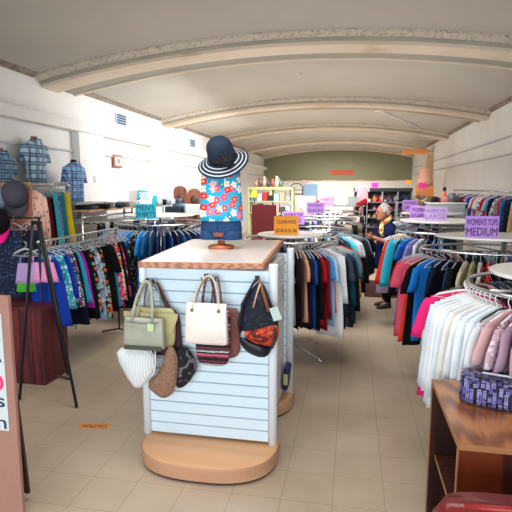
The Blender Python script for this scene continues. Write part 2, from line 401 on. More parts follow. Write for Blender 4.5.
t = thing('exit_sign', 'white sign with red letters above the blue back door', 'sign', (-2.45, YB-.05, 2.13))
MB().box((0, 0, 0), (.46, .06, .2)).build('housing', plain('exit_housing', (.8, .75, .72), .5), t, bevel=.008)
text('lettering', 'EXIT', .17, plain('exit_red', hx('#e0343a'), .5), t, (0, -.035, 0), (PI/2, 0, 0), .36)
for x, y in ((-1.05, 9.8), (-.4, 9.5)):
    pass
for x, y, lab in ((-1.0, 9.2, 'small white sprinkler head on the ceiling between the first two ribs'),):
    t = thing('ceiling_fixture', lab, 'sprinkler', (x, y, zc(x)))
    MB().lathe([(.05, 0), (.05, -.012), (.02, -.02)], n=16).build('plate', M['cream'], t, smooth=True)
    MB().lathe([(.012, -.02), (.012, -.05), (.025, -.052), (.025, -.056)], n=12).build('nozzle', M['chrome'], t)
t = thing('ceiling_conduit', 'thin white conduit running diagonally across the ceiling beyond the second rib', 'conduit', (0, 0, 0))
MB().tube([(.55+1.35*i/6, 13.2+2.7*i/6, zc(.55+1.35*i/6)-.02) for i in range(7)], .018, 8).build('tube', M['hanger_white'], t, smooth=True)
MB().box((.55, 13.2, zc(.55)-.03), (.12, .12, .06)).build('junction_box', M['hanger_white'], t, bevel=.005)
# ------------------------------------------------------------------ garments
rnd = random.Random(7)
GK = {}   # cache of garment meshes
def ringpts(a, b, z, ph, amp, n=22, kx=7, cx=0):
    r = []
    for k in range(n):
        t = 2*PI*k/n
        w = 1 + amp*math.sin(kx*t+ph)
        r.append((cx + a*math.cos(t)*(1+amp*.12*math.sin(3*t+ph)), b*math.sin(t)*w + amp*.02*math.sin(2*t+ph*2), z))
    return r
def garment_mesh(kind, var):
    key = (kind, var)
    if key in GK: return GK[key]
    r = random.Random(hash(kind) % 1000 if False else sum(map(ord, kind))*17+var)
    b = MB(); ph = r.uniform(0, 6); kx = r.choice((5, 6, 7))
    def body(L, wsh, whem, top=-.058, strap=False, th=.017, thh=.03):
        rows = []
        prof = [(0, .055, .012), (.02, .09, .018), (.05, wsh*.97, th*.9), (.075, wsh, th), (.16, wsh*.93, th*1.1)]
        if strap: prof = [(.08, wsh*.62, .010), (.10, wsh*.66, .016), (.17, wsh*.80, th)]
        for z, a, t in prof: rows.append(ringpts(a, t, top-z, ph, .1, kx=kx))
        z0 = prof[-1][0]; a0 = prof[-1][1]
        for i in range(1, 9):
            s = i/8
            rows.append(ringpts(a0+(whem-a0)*s**.8*(1+.02*math.sin(i+ph)), th+(thh-th)*s, top-(z0+(L-z0)*s), ph+s*.8, .12+.5*s, kx=kx))
        b.rings(rows)
        if strap:
            for sx in (-1, 1): b.tube([(sx*wsh*.5, 0, top-.1), (sx*wsh*.42, 0, top-.04), (sx*wsh*.38, 0, top-.015)], .007, 6)
    def sleeve(x0, z0, x1, z1, r0, r1):
        for sx in (-1, 1):
            n = 5; pts = []; rr = []
            for i in range(n+1):
                s = i/n
                pts.append((sx*(x0+(x1-x0)*s**.7), .006*math.sin(5*s+ph), z0+(z1-z0)*s)); rr.append(r0+(r1-r0)*s)
            b.tube(pts, rr, 10, flat=1) if False else None
            rs = []
            for p, q in zip(pts, rr):
                rs.append([(p[0]+q*math.cos(2*PI*k/10), p[1]+q*.36*math.sin(2*PI*k/10), p[2]-.25*q*sx*math.cos(2*PI*k/10)*0) for k in range(10)])
            b.rings(rs)
    if kind == 'shirt': body(.68, .205, .225); sleeve(.175, -.125, .235, -.32, .048, .058)
    elif kind == 'wide': body(.70, .215, .25, thh=.038); sleeve(.19, -.125, .26, -.38, .052, .068)
    elif kind == 'long': body(.70, .205, .23); sleeve(.175, -.125, .245, -.64, .048, .038)
    elif kind == 'tank': body(.62, .19, .22, strap=True)
    elif kind == 'dress': body(.98, .19, .26, strap=True, thh=.04)
    elif kind == 'coat': body(1.05, .215, .26, thh=.04); sleeve(.19, -.125, .255, -.68, .052, .042)
    elif kind == 'skirt':
        b.rings([ringpts(.13+.09*s, .02+.03*s, -.07-.5*s, ph, .15+.5*s, kx=kx) for s in (i/7 for i in range(8))])
    elif kind == 'pants':
        b.rings([ringpts(.16, .02, -.06-.06*i, ph, .05, kx=4) for i in range(3)])
        for sx in (-1, 1):
            b.rings([ringpts(.088-.012*s, .03, -.18-.80*s, ph+sx, .15, n=14, kx=4, cx=sx*.078) for s in (i/6 for i in range(7))])
    elif kind == 'romper':
        b.rings([ringpts(.12+.05*s, .02+.02*s, -.16-.16*s, ph, .2, kx=kx) for s in (i/4 for i in range(5))])
        for sx in (-1, 1): b.tube([(sx*.09, 0, -.17), (sx*.08, 0, -.11)], .006, 6)
    elif kind == 'folded':   # trousers folded over a hanger bar
        b.rings([ringpts(.17, .02+.02*s, -.09-.5*s, ph, .1+.1*s, kx=4, n=16) for s in (i/5 for i in range(6))])
    me = b.mesh('garment', True)
    me.materials.append(None)
    GK[key] = me; return me
def hanger_mesh(kind='tube'):
    if ('h', kind) in GK: return GK[('h', kind)]
    b = MB()
    hook = [(0, 0, -.06), (0, 0, -.04), (.004, 0, -.035), (.016, 0, -.022), (.018, 0, -.004), (.010, 0, .010), (-.004, 0, .012), (-.014, 0, .004)]
    b.tube(hook, .0028, 6)
    b.tube([(-.19, 0, -.125), (-.16, 0, -.10), (-.05, 0, -.065), (0, 0, -.057), (.05, 0, -.065), (.16, 0, -.10), (.19, 0, -.125)], [.003, .005, .006, .007, .006, .005, .003], 6, flat=1)
    b.tube([(-.18, 0, -.118), (0, 0, -.13), (.18, 0, -.118)], .0025, 6)
    me = b.mesh('hanger', True); me.materials.append(None); GK[('h', kind)] = me; return me
CAT = {'shirt': 'shirt', 'wide': 'blouse', 'long': 'shirt', 'tank': 'top', 'dress': 'dress', 'coat': 'coat', 'skirt': 'skirt', 'pants': 'trousers', 'romper': 'top', 'folded': 'trousers'}
NM = {'shirt': 'hanging_shirt', 'wide': 'hanging_blouse', 'long': 'long_sleeved_shirt', 'tank': 'tank_top', 'dress': 'hanging_dress', 'coat': 'hanging_coat', 'skirt': 'hanging_skirt', 'pants': 'hanging_trousers', 'romper': 'crop_top', 'folded': 'folded_trousers'}
WORD = {'shirt': 'shirt', 'wide': 'blouse', 'long': 'long-sleeved shirt', 'tank': 'tank top', 'dress': 'dress', 'coat': 'coat', 'skirt': 'skirt', 'pants': 'trousers', 'romper': 'crop top', 'folded': 'folded trousers'}
LABELS = {}
def uniq(lab):
    assert lab not in LABELS, lab
    LABELS[lab] = 1; return lab
vi = [0]
def put_garment(kind, m, loc, rz, label, group, sc_=(1, 1, 1), hang='hanger', tilt=0, hangers=True):
    vi[0] += 1
    me = garment_mesh(kind, vi[0] % 4)
    o = bpy.data.objects.new(NM[kind], me); COL.objects.link(o)
    o.material_slots[0].link = 'OBJECT'; o.material_slots[0].material = m
    o.location = loc; o.rotation_euler = (0, tilt, rz); o.scale = sc_
    tag(o, uniq(label), CAT[kind], group)
    if hangers:
        h = bpy.data.objects.new('hanger', hanger_mesh()); COL.objects.link(h); h.parent = o
        h.scale = (1/sc_[0] if sc_[0] > .9 else 1, 1/sc_[1], 1/sc_[2])
        h.material_slots[0].link = 'OBJECT'; h.material_slots[0].material = M[hang]
        vi[0] += 0
    return o
def hang_row(items, pos, rack, group, hangers=True, hang='hanger', ends=('left', 'right'), jit=.05):
    """items: (colour words, kind, material, length scale[, hanger]); pos: list of (x,y,z,rz)"""
    for i, (it, p) in enumerate(zip(items, pos)):
        col, kind, m, ls = it[:4]; hg = it[4] if len(it) > 4 else hang
        prev = items[i-1][0] if i else None; nxt = items[i+1][0] if i+1 < min(len(items), len(pos)) else None
        if prev is None: where = 'at its %s end beside the %s one' % (ends[0], nxt)
        elif nxt is None: where = 'at its %s end beside the %s one' % (ends[1], prev)
        elif prev == nxt: where = 'between two %s ones' % prev
        else: where = 'between the %s and %s ones' % (prev, nxt)
        lab = '%s %s on %s, %s' % (col, WORD[kind], rack, where)
        for x, y in (('at its ', 'at '), (' beside the ', ' by the '), (' one', ''), ('long-sleeved ', ''), ('between the ', 'between '), ('women\'s ', ''), (', at', ' at'), (' by the ', ' by '), (' and ', ', ')):
            if len(lab.split()) <= 16: break
            lab = lab.replace(x, y)
        put_garment(kind, m, p[:3], p[3] + rnd.uniform(-jit, jit), lab, group, (1, 1, ls), hg, hangers=hangers)
FILL = {'dark': [('smoky', '#2a2e36'), ('blackish', '#14161b'), ('dusky blue', '#24344e'), ('oyster', '#b9bdc2'), ('dull teal', '#24505a'), ('blackberry', '#2a2034'), ('storm', '#4a5560'), ('bottle green', '#16332c')],
 'blue': [('dusk blue', '#1a2e52'), ('cobalt blue', '#1d4c90'), ('midnight', '#101a30'), ('marine', '#184470'), ('ash blue', '#50708e'), ('blackish blue', '#0d1524')],
 'mixed': [('smoky', '#2b2e34'), ('dove', '#a9adb2'), ('blackish', '#121318'), ('wine', '#4e1a2a'), ('marine', '#1a3a66'), ('sand', '#a89478'), ('petrol', '#1c4a56'), ('eggshell', '#d6d2c8')]}
def dense(items, pal, kinds=('shirt', 'tank', 'shirt')):
    out = []
    for i, it in enumerate(items):
        out.append(it)
        if i+1 < len(items):
            nm, h = FILL[pal][i % len(FILL[pal])]
            out.append((nm, kinds[i % len(kinds)], fab(h), min(it[3], items[i+1][3])*.97))
    return out
def round_pos(c, R, z, a0, a1, n, ry=None):
    ps = []
    for i in range(n):
        a = math.radians(a0 + (a1-a0)*i/(n-1))
        ps.append((c[0]+R*math.cos(a), c[1]+(ry or R)*math.sin(a), z, a))
    return ps
def round_rack(c, R, z, label, disc=True, disc_z=None, disc_r=None, feet_rot=.4, group='round clothing racks', ry=None, m=None):
    ry = ry or R; m = m or M['chrome']
    t = thing('round_clothing_rack', label, 'clothing rack', (c[0], c[1], 0), 0, group)
    ringp = lambda rr, r2, zz: [(rr*math.cos(2*PI*k/40), r2*math.sin(2*PI*k/40), zz) for k in range(40)]
    MB().tube(ringp(R, ry, z), .013, 8, True).build('hanging_ring', m, t, smooth=True)
    MB().tube([(0, 0, .08), (0, 0, (disc_z or z)-.005)], .02, 10).build('centre_pole', m, t, smooth=True)
    for i in range(4):
        a = feet_rot+i*PI/2
        MB().tube([(.02*math.cos(a), .02*math.sin(a), .12), (R*.85*math.cos(a), ry*.85*math.sin(a), .05), (R*.95*math.cos(a), ry*.95*math.sin(a), .012)], .012, 8).build('leg', m, t, smooth=True)
        MB().tube([(0, 0, z-.02), (R*math.cos(a), ry*math.sin(a), z)], .008, 6).build('spoke', m, t, smooth=True)
    if disc:
        dz = disc_z or z+.1; dr = disc_r or R-.05; k = ry/R
        MB().lathe([(dr-.01, dz-.012), (dr, dz-.006), (dr, dz+.006), (dr-.01, dz+.012)], n=48, sy=k).build('top_disc', M['disc'], t, smooth=False)
    return t
def small_sign(name, lab, lines, c, w, h, cardmat, ink=None, rz=0, stem=.12, sizes=None, fits=None, group='rack signs', zb=None):
    """card with its bottom stem; c = centre of card"""
    t = thing(name, uniq(lab), 'sign', c, rz, group)
    MB().box((0, 0, 0), (w, .006, h)).build('card', cardmat, t)
    if stem: MB().box((0, .008, -h/2-stem/2+.02), (.02, .008, stem)).build('holder', M['chrome'], t)
    n = len(lines)
    for i, s in enumerate(lines):
        z = h*(.5-(i+.5)/n)*.86
        hh = (sizes[i] if sizes else h*.36)
        text('lettering', s, hh*1.25, ink or M['ink'], t, (0, -.0045, z), (PI/2, 0, 0), (fits[i] if fits else .86)*w)
    return t
def C(h): return fab(h)
# patterned cloths
F = {
 'starry': floral('peach_starry_cloth', hx('#f8c4b2'), [hx('#f8c4b2'), hx('#7a3b35'), hx('#c56c5c')], 18, .20, 6),
 'dots': floral('navy_dotted_cloth', hx('#0d1b3a'), [hx('#0d1b3a'), hx('#4a6a94'), hx('#24406e')], 22, .22, 4),
 'floralred': floral('black_red_floral', hx('#151020'), [hx('#d8331f'), hx('#f0552d'), hx('#151020')], 16, .4),
 'ltblue': floral('black_pale_blue_floral', hx('#10131c'), [hx('#a8c8ee'), hx('#c8dcf5'), hx('#86aede')], 17, .55),
 'pinkprint': floral('black_pink_floral', hx('#1a1224'), [hx('#ff3e9e'), hx('#ff6bb8'), hx('#f3b9c9'), hx('#e22c78')], 20, .5),
 'creamprint': floral('cream_orange_floral', hx('#2a1b1b'), [hx('#f3d9b8'), hx('#ff6a2d'), hx('#f0f0e0')], 20, .5),
 'orangeprint': floral('black_orange_floral', hx('#101018'), [hx('#ff6b1e'), hx('#101018'), hx('#9ed2c0')], 18, .4),
 'aquaprint': floral('aqua_print', hx('#2bb5cf'), [hx('#8fe4ee'), hx('#1b84b4'), hx('#e8f7f7')], 26, .4),
 'blueprint': floral('blue_white_print', hx('#16386e'), [hx('#8fb6e0'), hx('#e4ecf5'), hx('#c94a38')], 28, .38),
 'blackdots': floral('black_white_dots', hx('#0e1016'), [hx('#d9dde2'), hx('#0e1016')], 34, .22, 4),
 'bwprint': floral('black_white_print', hx('#e9ecee'), [hx('#20242c'), hx('#20242c'), hx('#8fa4b5')], 26, .38, 4),
 'greyprint': floral('grey_white_print', hx('#c7ccd2'), [hx('#6a7480'), hx('#eceff2'), hx('#8b95a0')], 24, .4),
 'plaid': plaid('light_blue_plaid', hx('#c4dae6'), hx('#4d7fa4'), hx('#163558'), 9),
 'plaid2': plaid('deep_blue_plaid', hx('#93b9e0'), hx('#3a74b8'), hx('#133a78'), 10),
 'plaid3': plaid('teal_blue_plaid', hx('#86b0ca'), hx('#2c6690'), hx('#0e3050'), 9),
 'lavfloral': floral('lavender_speckle', hx('#8d7fb8'), [hx('#e0d8ee'), hx('#5b4d8c')], 40, .3, 4),
 'dustyprint': floral('mauve_print', hx('#c9a6b2'), [hx('#8a5f72'), hx('#e8d7dc')], 30, .3, 4),
}
# ------------------------------------------------------------------ display fixture
fx = thing('display_gondola', 'white slatwall display stand with laminate top and rounded wooden plinths', 'display stand', (-.955, 3.6, 0))
px = {'L': -.445, 'R': .46}
for yy in (-.45, .45):
    # plinth: rounded
    s = -1 if yy < 0 else 1
    out = [(-.50, yy-s*.0)] ; 
    w, dep, back = .47, .38, .08
    pts = []
    for i in range(25):
        a = PI*i/24
        ex = 2.6
        ca, sa = math.cos(a), math.sin(a)
        pts.append((.03+w*math.copysign(abs(ca)**(2/ex), ca), yy + s*dep*abs(sa)**(2/ex)))
    if s > 0: pts = pts + [(x, 2*yy-y) for x, y in reversed(pts[1:-1])]
    else: pts = pts + [(.03-w, yy-s*back), (.03+w, yy-s*back)]
    MB().prism(pts, .018, .108).build('plinth', M['platform_side'], fx)
    MB().prism([(x*.995, yy+(y-yy)*.995) for x, y in pts], .108, .112).build('plinth_top', M['platform_top'], fx)
    MB().prism([(x*.975, yy+(y-yy)*.96) for x, y in pts], 0, .018).build('kick_strip', M['kick'], fx)
    for nm, x in px.items():
        MB().lathe([(.031, .112), (.031, 1.325 if nm == 'L' else 1.35), (.030, 1.332 if nm == 'L' else 1.358)], (x, yy, 0), 20).build('post', M['post'], fx, smooth=True)
    # slats
    b = MB(); g = MB(); nsl = 15; z0, z1 = .125, 1.315; hgt = (z1-z0)/nsl
    for i in range(nsl):
        b.box((.0075, yy, z0+hgt*(i+.5)), (.845, .028, hgt-.0085))
    b.build('slat_panel', M['white_slat'], fx, bevel=.002)
    g.box((.0075, yy, (z0+z1)/2), (.842, .010, z1-z0)).build('groove_backing', M['groove'], fx)
b = MB()
for i in range(14): b.box((.40, 0, .15+.083*(i+.5)), (.03, .85, .076))
b.build('side_slat_panel', plain('off_white_slats', (.66, .64, .62), .4), fx, bevel=.002)
MB().box((.40, 0, .73), (.012, .85, 1.16)).build('side_groove_backing', plain('side_groove', (.25, .23, .22), .6), fx)
tp = [(-1.385+.955, 3.03-3.6), (-.55+.955, 3.11-3.6), (-.625+.955, 4.58-3.6), (-1.50+.955, 4.50-3.6)]
MB().prism(tp, 1.326, 1.366).build('counter_edge', M['edge_wood'], fx, bevel=.004)
cxp = sum(p[0] for p in tp)/4; cyp = sum(p[1] for p in tp)/4
MB().prism([(cxp+(x-cxp)*.955, cyp+(y-cyp)*.975) for x, y in tp], 1.366, 1.369).build('counter_top', M['top_lam'], fx)
# ------------------------------------------------------------------ mannequin with top, shorts, hat
TZ = 1.369
def loft(rows, n=28, c=(0, 0)):
    return [[(c[0]+a*math.cos(2*PI*k/n), c[1]+b_*math.sin(2*PI*k/n)*(1+wv*math.sin(9*2*PI*k/n)), z) for k in range(n)] for z, a, b_, wv in rows]
MX, MY = -1.03, 3.84
mq = thing('torso_mannequin', 'female torso mannequin on a small wooden stand on the white counter', 'mannequin', (MX, MY, TZ))
MB().lathe([(.10, 0), (.108, .008), (.105, .022), (.085, .030), (.03, .034), (.03, .06)], n=32, sy=.8).build('stand_base', plain('glossy_orange_wood', hx('#c9713f'), .25, coat=.5), mq, smooth=True)
MB().lathe([(.022, .03), (.022, .12)], n=16).build('stand_neck', M['mannequin_skin'], mq, smooth=True)
MB().rings(loft([(.10, .13, .09, 0), (.2, .15, .10, 0), (.30, .115, .085, 0), (.42, .13, .10, 0), (.54, .14, .085, 0), (.62, .13, .07, 0), (.68, .10, .06, 0), (.70, .05, .05, 0), (.745, .045, .045, 0), (.75, .02, .02, 0)])).build('torso', M['mannequin_skin'], mq, smooth=True)
hs = MB()
for sx in (-1, 1): hs.rings(loft([(.075, .066, .075, 0), (.11, .07, .08, 0)], c=(sx*.075, 0)))
hs.build('thigh', M['mannequin_skin'], mq, smooth=True)
mtop = floral('turquoise_flower_print', hx('#16a9cf'), [hx('#f43f77'), hx('#ff6d9c'), hx('#f4f4f0'), hx('#e3203f'), hx('#f7b6cf'), hx('#1b86bd')], 16, .44, 5, hx('#f6d34b'))
tt = thing('floral_top', 'turquoise sleeveless top with pink and white flowers on the mannequin', 'top', (MX, MY, TZ))
tb = MB()
tb.rings(loft([(.225, .176, .125, .05), (.26, .178, .126, .045), (.34, .172, .120, .03), (.44, .165, .112, .015), (.52, .160, .105, .0), (.58, .156, .092, 0), (.64, .150, .08, 0), (.675, .12, .068, 0), (.69, .085, .06, 0)], 40))
tb.build('bodice', mtop, tt, smooth=True)
MB().tube([(sx, -.088, z) for sx, z in ((-.01, .60), (-.003, .52), (.0, .44))], .006, 6).build('pleat', plain('top_pleat', hx('#1c5f8a'), .8), tt)
sh = thing('denim_shorts', 'dark blue denim shorts with frayed hems on the mannequin', 'shorts', (MX, MY, TZ))
sb = MB(); sb.rings(loft([(.135, .168, .112, 0), (.16, .170, .114, 0), (.225, .160, .108, 0), (.24, .155, .104, 0)], 40))
sb.build('seat', M['denim'], sh, smooth=True)
for sx in (-1, 1):
    MB().rings(loft([(.075, .088, .10, .03), (.10, .087, .102, .02), (.15, .083, .10, 0)], 28, (sx*.083, 0))).build('leg', M['denim'], sh, smooth=True)
    fr = MB()
    for k in range(40):
        a = 2*PI*k/40
        fr.tube([(sx*.083+.088*math.cos(a), .10*math.sin(a), .078), (sx*.083+.092*math.cos(a+.03), .104*math.sin(a), .062+.006*(k % 3))], .0016, 4)
    fr.build('frayed_hem', plain('frayed_threads', hx('#7fa4bd'), .9), sh)
MB().box((0, -.116, .19), (.006, .004, .09)).build('fly_seam', plain('seam_thread', hx('#0c2743'), .8), sh)
# hat: tilted cloche crown with wide striped brim
hat = thing('sun_hat', 'navy wide-brimmed sun hat with white stripes and flower on the mannequin', 'hat', (MX+.015, MY-.03, TZ+.735))
hat.rotation_euler = (.60, -.12, 0)
navy = plain('navy_straw', hx('#12263f'), .8, bmp=.6, nscale=70); whs = plain('white_straw', hx('#d8dde4'), .8, bmp=.5, nscale=70)
def brimz(r, a): return -.03 - (r-.105)*.42 + .012*math.sin(2*a+1)*(r-.1)/.1
crown = MB(); crown.rings([[ (r*math.cos(2*PI*k/36), r*math.sin(2*PI*k/36), z) for k in range(36)] for r, z in ((.108, -.03), (.107, .03), (.102, .075), (.09, .11), (.065, .135), (.03, .146), (.005, .148))])
crown.build('crown', navy, hat, smooth=True)
bands = [(.106, .128, navy), (.128, .136, whs), (.136, .156, navy), (.156, .164, whs), (.164, .184, navy), (.184, .192, whs), (.192, .206, navy)]
for r0, r1, m in bands:
    b = MB(); rr = []
    for r, dz in ((r0, .0025), (r1, .0025), (r1, -.0025), (r0, -.0025)):
        rr.append([(r*math.cos(2*PI*k/48), r*math.sin(2*PI*k/48), brimz(r, 2*PI*k/48)+dz) for k in range(48)])
    b.rings(rr, False, True); b.build('brim_stripe' if m is whs else 'brim', m, hat, smooth=True)
MB().lathe([(.110, -.022), (.112, -.01), (.111, .012), (.108, .014)], n=36).build('hat_band', plain('black_ribbon', hx('#070b14'), .6), hat, smooth=True)
fl = MB()
for ring, (n_, rad, up) in enumerate(((9, .048, 0), (7, .032, .012), (5, .016, .022))):
    for k in range(n_):
        a = 2*PI*k/n_+ring*.3
        fl.ell((.06+rad*math.cos(a), -.115-up, .01+rad*math.sin(a)), (.02, .010, .02), 8, 5)
fl.build('fabric_flower', plain('black_flower', hx('#080e1c'), .7, bmp=.5, nscale=50), hat, smooth=True)
# ------------------------------------------------------------------ bags on the front slatwall
YS = 3.15-.014
def hook(x, z, lab):
    t = thing('slatwall_hook', uniq(lab), 'hook', (x, YS, z), group='slatwall hooks')
    MB().box((0, -.004, 0), (.03, .006, .035)).build('plate', M['black_metal'], t)
    MB().tube([(0, -.004, 0), (0, -.11, -.006), (0, -.118, .012)], .004, 6).build('prong', M['black_metal'], t)
    return t
hook(-1.37, 1.22, 'black slatwall hook holding the olive and sage handbags')
hook(-.945, 1.265, 'black slatwall hook holding the cream leather bag')
hook(-.60, 1.265, 'black slatwall hook holding the navy and rust backpack')
def soft_bag(b, c, w, h, d, bot=1.1, top=.92, n=24, sag=.02, power=3.2, rnd_=.35):
    rs = []
    for i in range(13):
        s = i/12; z = c[2]-h/2+h*s
        ww = (w/2)*(bot+(top-bot)*s)*(1-rnd_*(abs(s-.5)*2)**6*.5)
        dd = (d/2)*(1-.55*(s**2))*(1-.5*(1-s)**8)
        ring = []
        for k in range(n):
            a = 2*PI*k/n; ca, sa = math.cos(a), math.sin(a)
            ring.append((c[0]+ww*math.copysign(abs(ca)**(2/power), ca), c[1]+dd*math.copysign(abs(sa)**(2/power), sa), z-sag*math.sin(PI*(k/n*2))*0 - sag*(1-ca*ca)*(1-s)))
        rs.append(ring)
    return b.rings(rs)
def handle(x0, x1, zt, z0, y, r, mat, par, n=16, name='handle', yt=None, flat=1.0):
    pts = []
    for i in range(n+1):
        a = PI*i/n; s = math.sin(a)
        pts.append(((x0+x1)/2-(x1-x0)/2*math.cos(a)*(1-.25*s), y+((yt if yt is not None else y)-y)*s, z0+(zt-z0)*s**.8))
    return MB().tube(pts, r, 8, flat=flat).build(name, mat, par, smooth=True)
# group 1
def bag(name, lab, cat='handbag', group='bags hanging on the display'): return thing(name, uniq(lab), cat, (0, 0, 0), 0, group)
sage = plain('sage_grey_leather', hx('#a3a594'), .5, noise=.1, nscale=12, bmp=.3); olive = plain('olive_tan_leather', hx('#b3a878'), .5, noise=.08, nscale=10, bmp=.2)
t = bag('handbag', 'sage grey handbag with arched handles and small tag, front of left group')
soft_bag(MB(), (-1.325, 2.965, .905), .275, .20, .07, 1.04, .96, power=8, rnd_=.06, sag=.004).build('body', sage, t, smooth=True)
MB().box((-1.325, 2.928, .812), (.26, .01, .028)).build('base_strip', plain('dark_olive_trim', hx('#46483a'), .5), t, bevel=.003)
MB().tube([(-1.44, 2.94, .985), (-1.33, 2.93, .975), (-1.215, 2.94, .985)], .005, 6).build('zip', M['zinc'], t)
handle(-1.40, -1.26, 1.235, .99, 2.945, .010, sage, t, yt=3.04)
handle(-1.385, -1.275, 1.225, .99, 2.985, .009, sage, t, yt=3.06)
MB().box((-1.262, 2.922, .955), (.042, .003, .05), ry=.1).build('price_tag', plain('pale_green_tag', hx('#c9d9a0'), .6), t)
t = bag('satchel', 'wide olive yellow satchel hanging directly behind the sage handbag')
soft_bag(MB(), (-1.30, 3.05, .92), .36, .27, .06, .86, .92, sag=-.02, power=3).build('body', olive, t, smooth=True)
MB().rings([[(-1.49+.38*i/10, 3.012, 1.03-.0*i-.16*math.sin(PI*(i/10))**.5*s_-.03*s_) for i in range(11)] + [(-1.49+.38*i/10, 3.018, 1.03-.16*math.sin(PI*(i/10))**.5*s_-.03*s_) for i in range(10, -1, -1)] for s_ in (0, .35, .7, 1)]).build('flap', olive, t)
handle(-1.36, -1.29, 1.215, 1.04, 3.05, .006, plain('black_white_strap', hx('#50505a'), .5), t, yt=3.06)
handle(-1.34, -1.24, 1.21, 1.03, 3.06, .006, plain('mid_strap', hx('#8b8f80'), .5), t, yt=3.07)
t = bag('tote_bag', 'dark maroon tote bag showing below and beside the olive satchel')
soft_bag(MB(), (-1.29, 3.10, .88), .36, .30, .04, 1, .9, power=5).build('body', plain('dark_maroon_cloth', hx('#3a0f1e'), .7), t, smooth=True)
MB().tube([(-1.28, 3.09, 1.22), (-1.22, 3.09, 1.1), (-1.17, 3.09, 1.0)], [.012, .014, .016], 8, flat=.5).build('strap', plain('wine_strap', hx('#541024'), .6), t)
MB().tube([(-1.31, 3.08, 1.24), (-1.255, 3.085, 1.14), (-1.20, 3.09, 1.03)], [.009, .010, .011], 8).build('strap', M['dark'], t)
t = bag('scarf', 'bright red cloth strip peeking out left of the bags', 'scarf')
MB().rings([[(-1.505+.018*math.cos(a)+.01*i, 3.06+.012*math.sin(a), .90-.055*i) for a in (2*PI*q/8 for q in range(8))] for i in range(5)]).build('cloth', C('#d11b22'), t, smooth=True)
MB().tube([(-1.505, 3.06, .70), (-1.47, 3.06, .66)], [.016, .01], 8).build('tail', C('#b0141c'), t)
# hanging straw hats below
def dropped_hat(name, lab, c, pts, depth, m, cat='hat'):
    """cap-like pouch: outline in x,z facing viewer, domed in y"""
    t = thing(name, uniq(lab), cat, c, 0, 'hats and pouches under the bags')
    cx = sum(p[0] for p in pts)/len(pts); cz = sum(p[1] for p in pts)/len(pts)
    b = MB(); rows = []
    for s, y in ((1, .0), (1.02, -.012), (.92, -.45*depth), (.7, -.8*depth), (.35, -depth), (.02, -1.02*depth)):
        rows.append([(cx+(x-cx)*s, y, cz+(z-cz)*s) for x, z in pts])
    b.rings(rows); o = b.build('crown', m, t, smooth=True)
    rim = MB().tube([(x, -.004, z) for x, z in pts], .007, 6, True).build('rim', m, t, smooth=True)
    return t
def smooth_poly(p, k=3):
    for _ in range(k):
        q = []
        for i in range(len(p)):
            a, b_ = p[i], p[(i+1) % len(p)]
            q += [(a[0]*.75+b_[0]*.25, a[1]*.75+b_[1]*.25), (a[0]*.25+b_[0]*.75, a[1]*.25+b_[1]*.75)]
        p = q
    return p
dropped_hat('knit_hat', 'white ribbed knitted hat hanging lowest left below the handbags', (-1.40, 3.0, .66), smooth_poly([(-.15, .07), (-.10, .125), (.06, .13), (.12, .10), (.14, .0), (.03, -.15), (-.035, -.145)], 1), .06, striped('white_rib_knit', [hx('#e8ebee'), hx('#eef0f2'), hx('#cdd2d6')], 60, 0))
dropped_hat('crochet_pouch', 'brown crochet pouch hanging beside the white knitted hat', (-1.22, 3.03, .62), smooth_poly([(-.13, -.10), (-.02, .0), (.03, .17), (.07, .18), (.10, .07), (.07, -.13), (.01, -.18), (-.04, -.175)], 1), .045, plain('brown_crochet', hx('#94705c'), .9, noise=.3, nscale=80, bmp=.9))
dropped_hat('baseball_cap', 'black cap with grey patterned patch hanging right of the brown pouch', (-1.11, 3.07, .66), smooth_poly([(-.05, .10), (.03, .14), (.10, .04), (.11, -.02), (.02, -.15), (-.05, -.16)], 2), .05, blotch('black_grey_cloth', [hx('#0d0d12'), hx('#0d0d12'), hx('#6f6470')], 14), 'cap')
t = bag('hat_strap', 'thin white hat strap hanging down beside the knitted hat', 'strap')
MB().tube([(-1.262, 2.985, .79), (-1.258, 2.98, .70), (-1.27, 2.97, .63), (-1.30, 2.97, .59)], .005, 6).build('cord', M['hanger_white'], t, smooth=True)
# group 2
cream_l = plain('cream_gold_leather', hx('#eee4da'), .4, noise=.12, nscale=6, bmp=.15, coat=.2)
t = bag('shoulder_bag', 'square cream leather shoulder bag hanging in the middle of the display')
soft_bag(MB(), (-.905, 2.99, .985), .275, .262, .07, 1.03, .97, sag=.006, power=10, rnd_=.03).build('body', cream_l, t, smooth=True)
for s in (-1, 1):
    MB().box((-.905+s*.088, 2.956, 1.075), (.02, .008, .018)).build('buckle', plain('dull_gold', hx('#7a6a50'), .3, .8), t, bevel=.003)
handle(-.995, -.815, 1.285, 1.06, 2.965, .011, plain('cream_strap', hx('#d9c8b4'), .4), t, yt=3.05, flat=.5)
handle(-.985, -.825, 1.275, 1.09, 3.01, .010, plain('taupe_strap', hx('#a58e7a'), .4), t, yt=3.06, flat=.5)
t = bag('woven_bag', 'black and pink striped woven bag showing beneath the cream bag')
soft_bag(MB(), (-.885, 3.06, .88), .245, .37, .05, .93, 1.0, sag=.015, power=5).build('body', striped('woven_stripes', [hx('#16141a'), hx('#16141a'), hx('#9c2f52'), hx('#c9657f'), hx('#16141a'), hx('#b9b0a8'), hx('#20303a'), hx('#7a2440')], 11, 2, .02), t, smooth=True)
handle(-.955, -.865, 1.28, 1.05, 3.06, .009, blotch('woven_strap', [hx('#20141c'), hx('#8a6a70'), hx('#3c2230')], 60), t, yt=3.07)
t = bag('suede_bag', 'rusty brown suede bag edge behind the cream bag on right')
soft_bag(MB(), (-.84, 3.105, .90), .28, .32, .035, .96, .9, power=4).build('body', plain('rust_suede', hx('#7a4640'), .8, noise=.15, nscale=30), t, smooth=True)
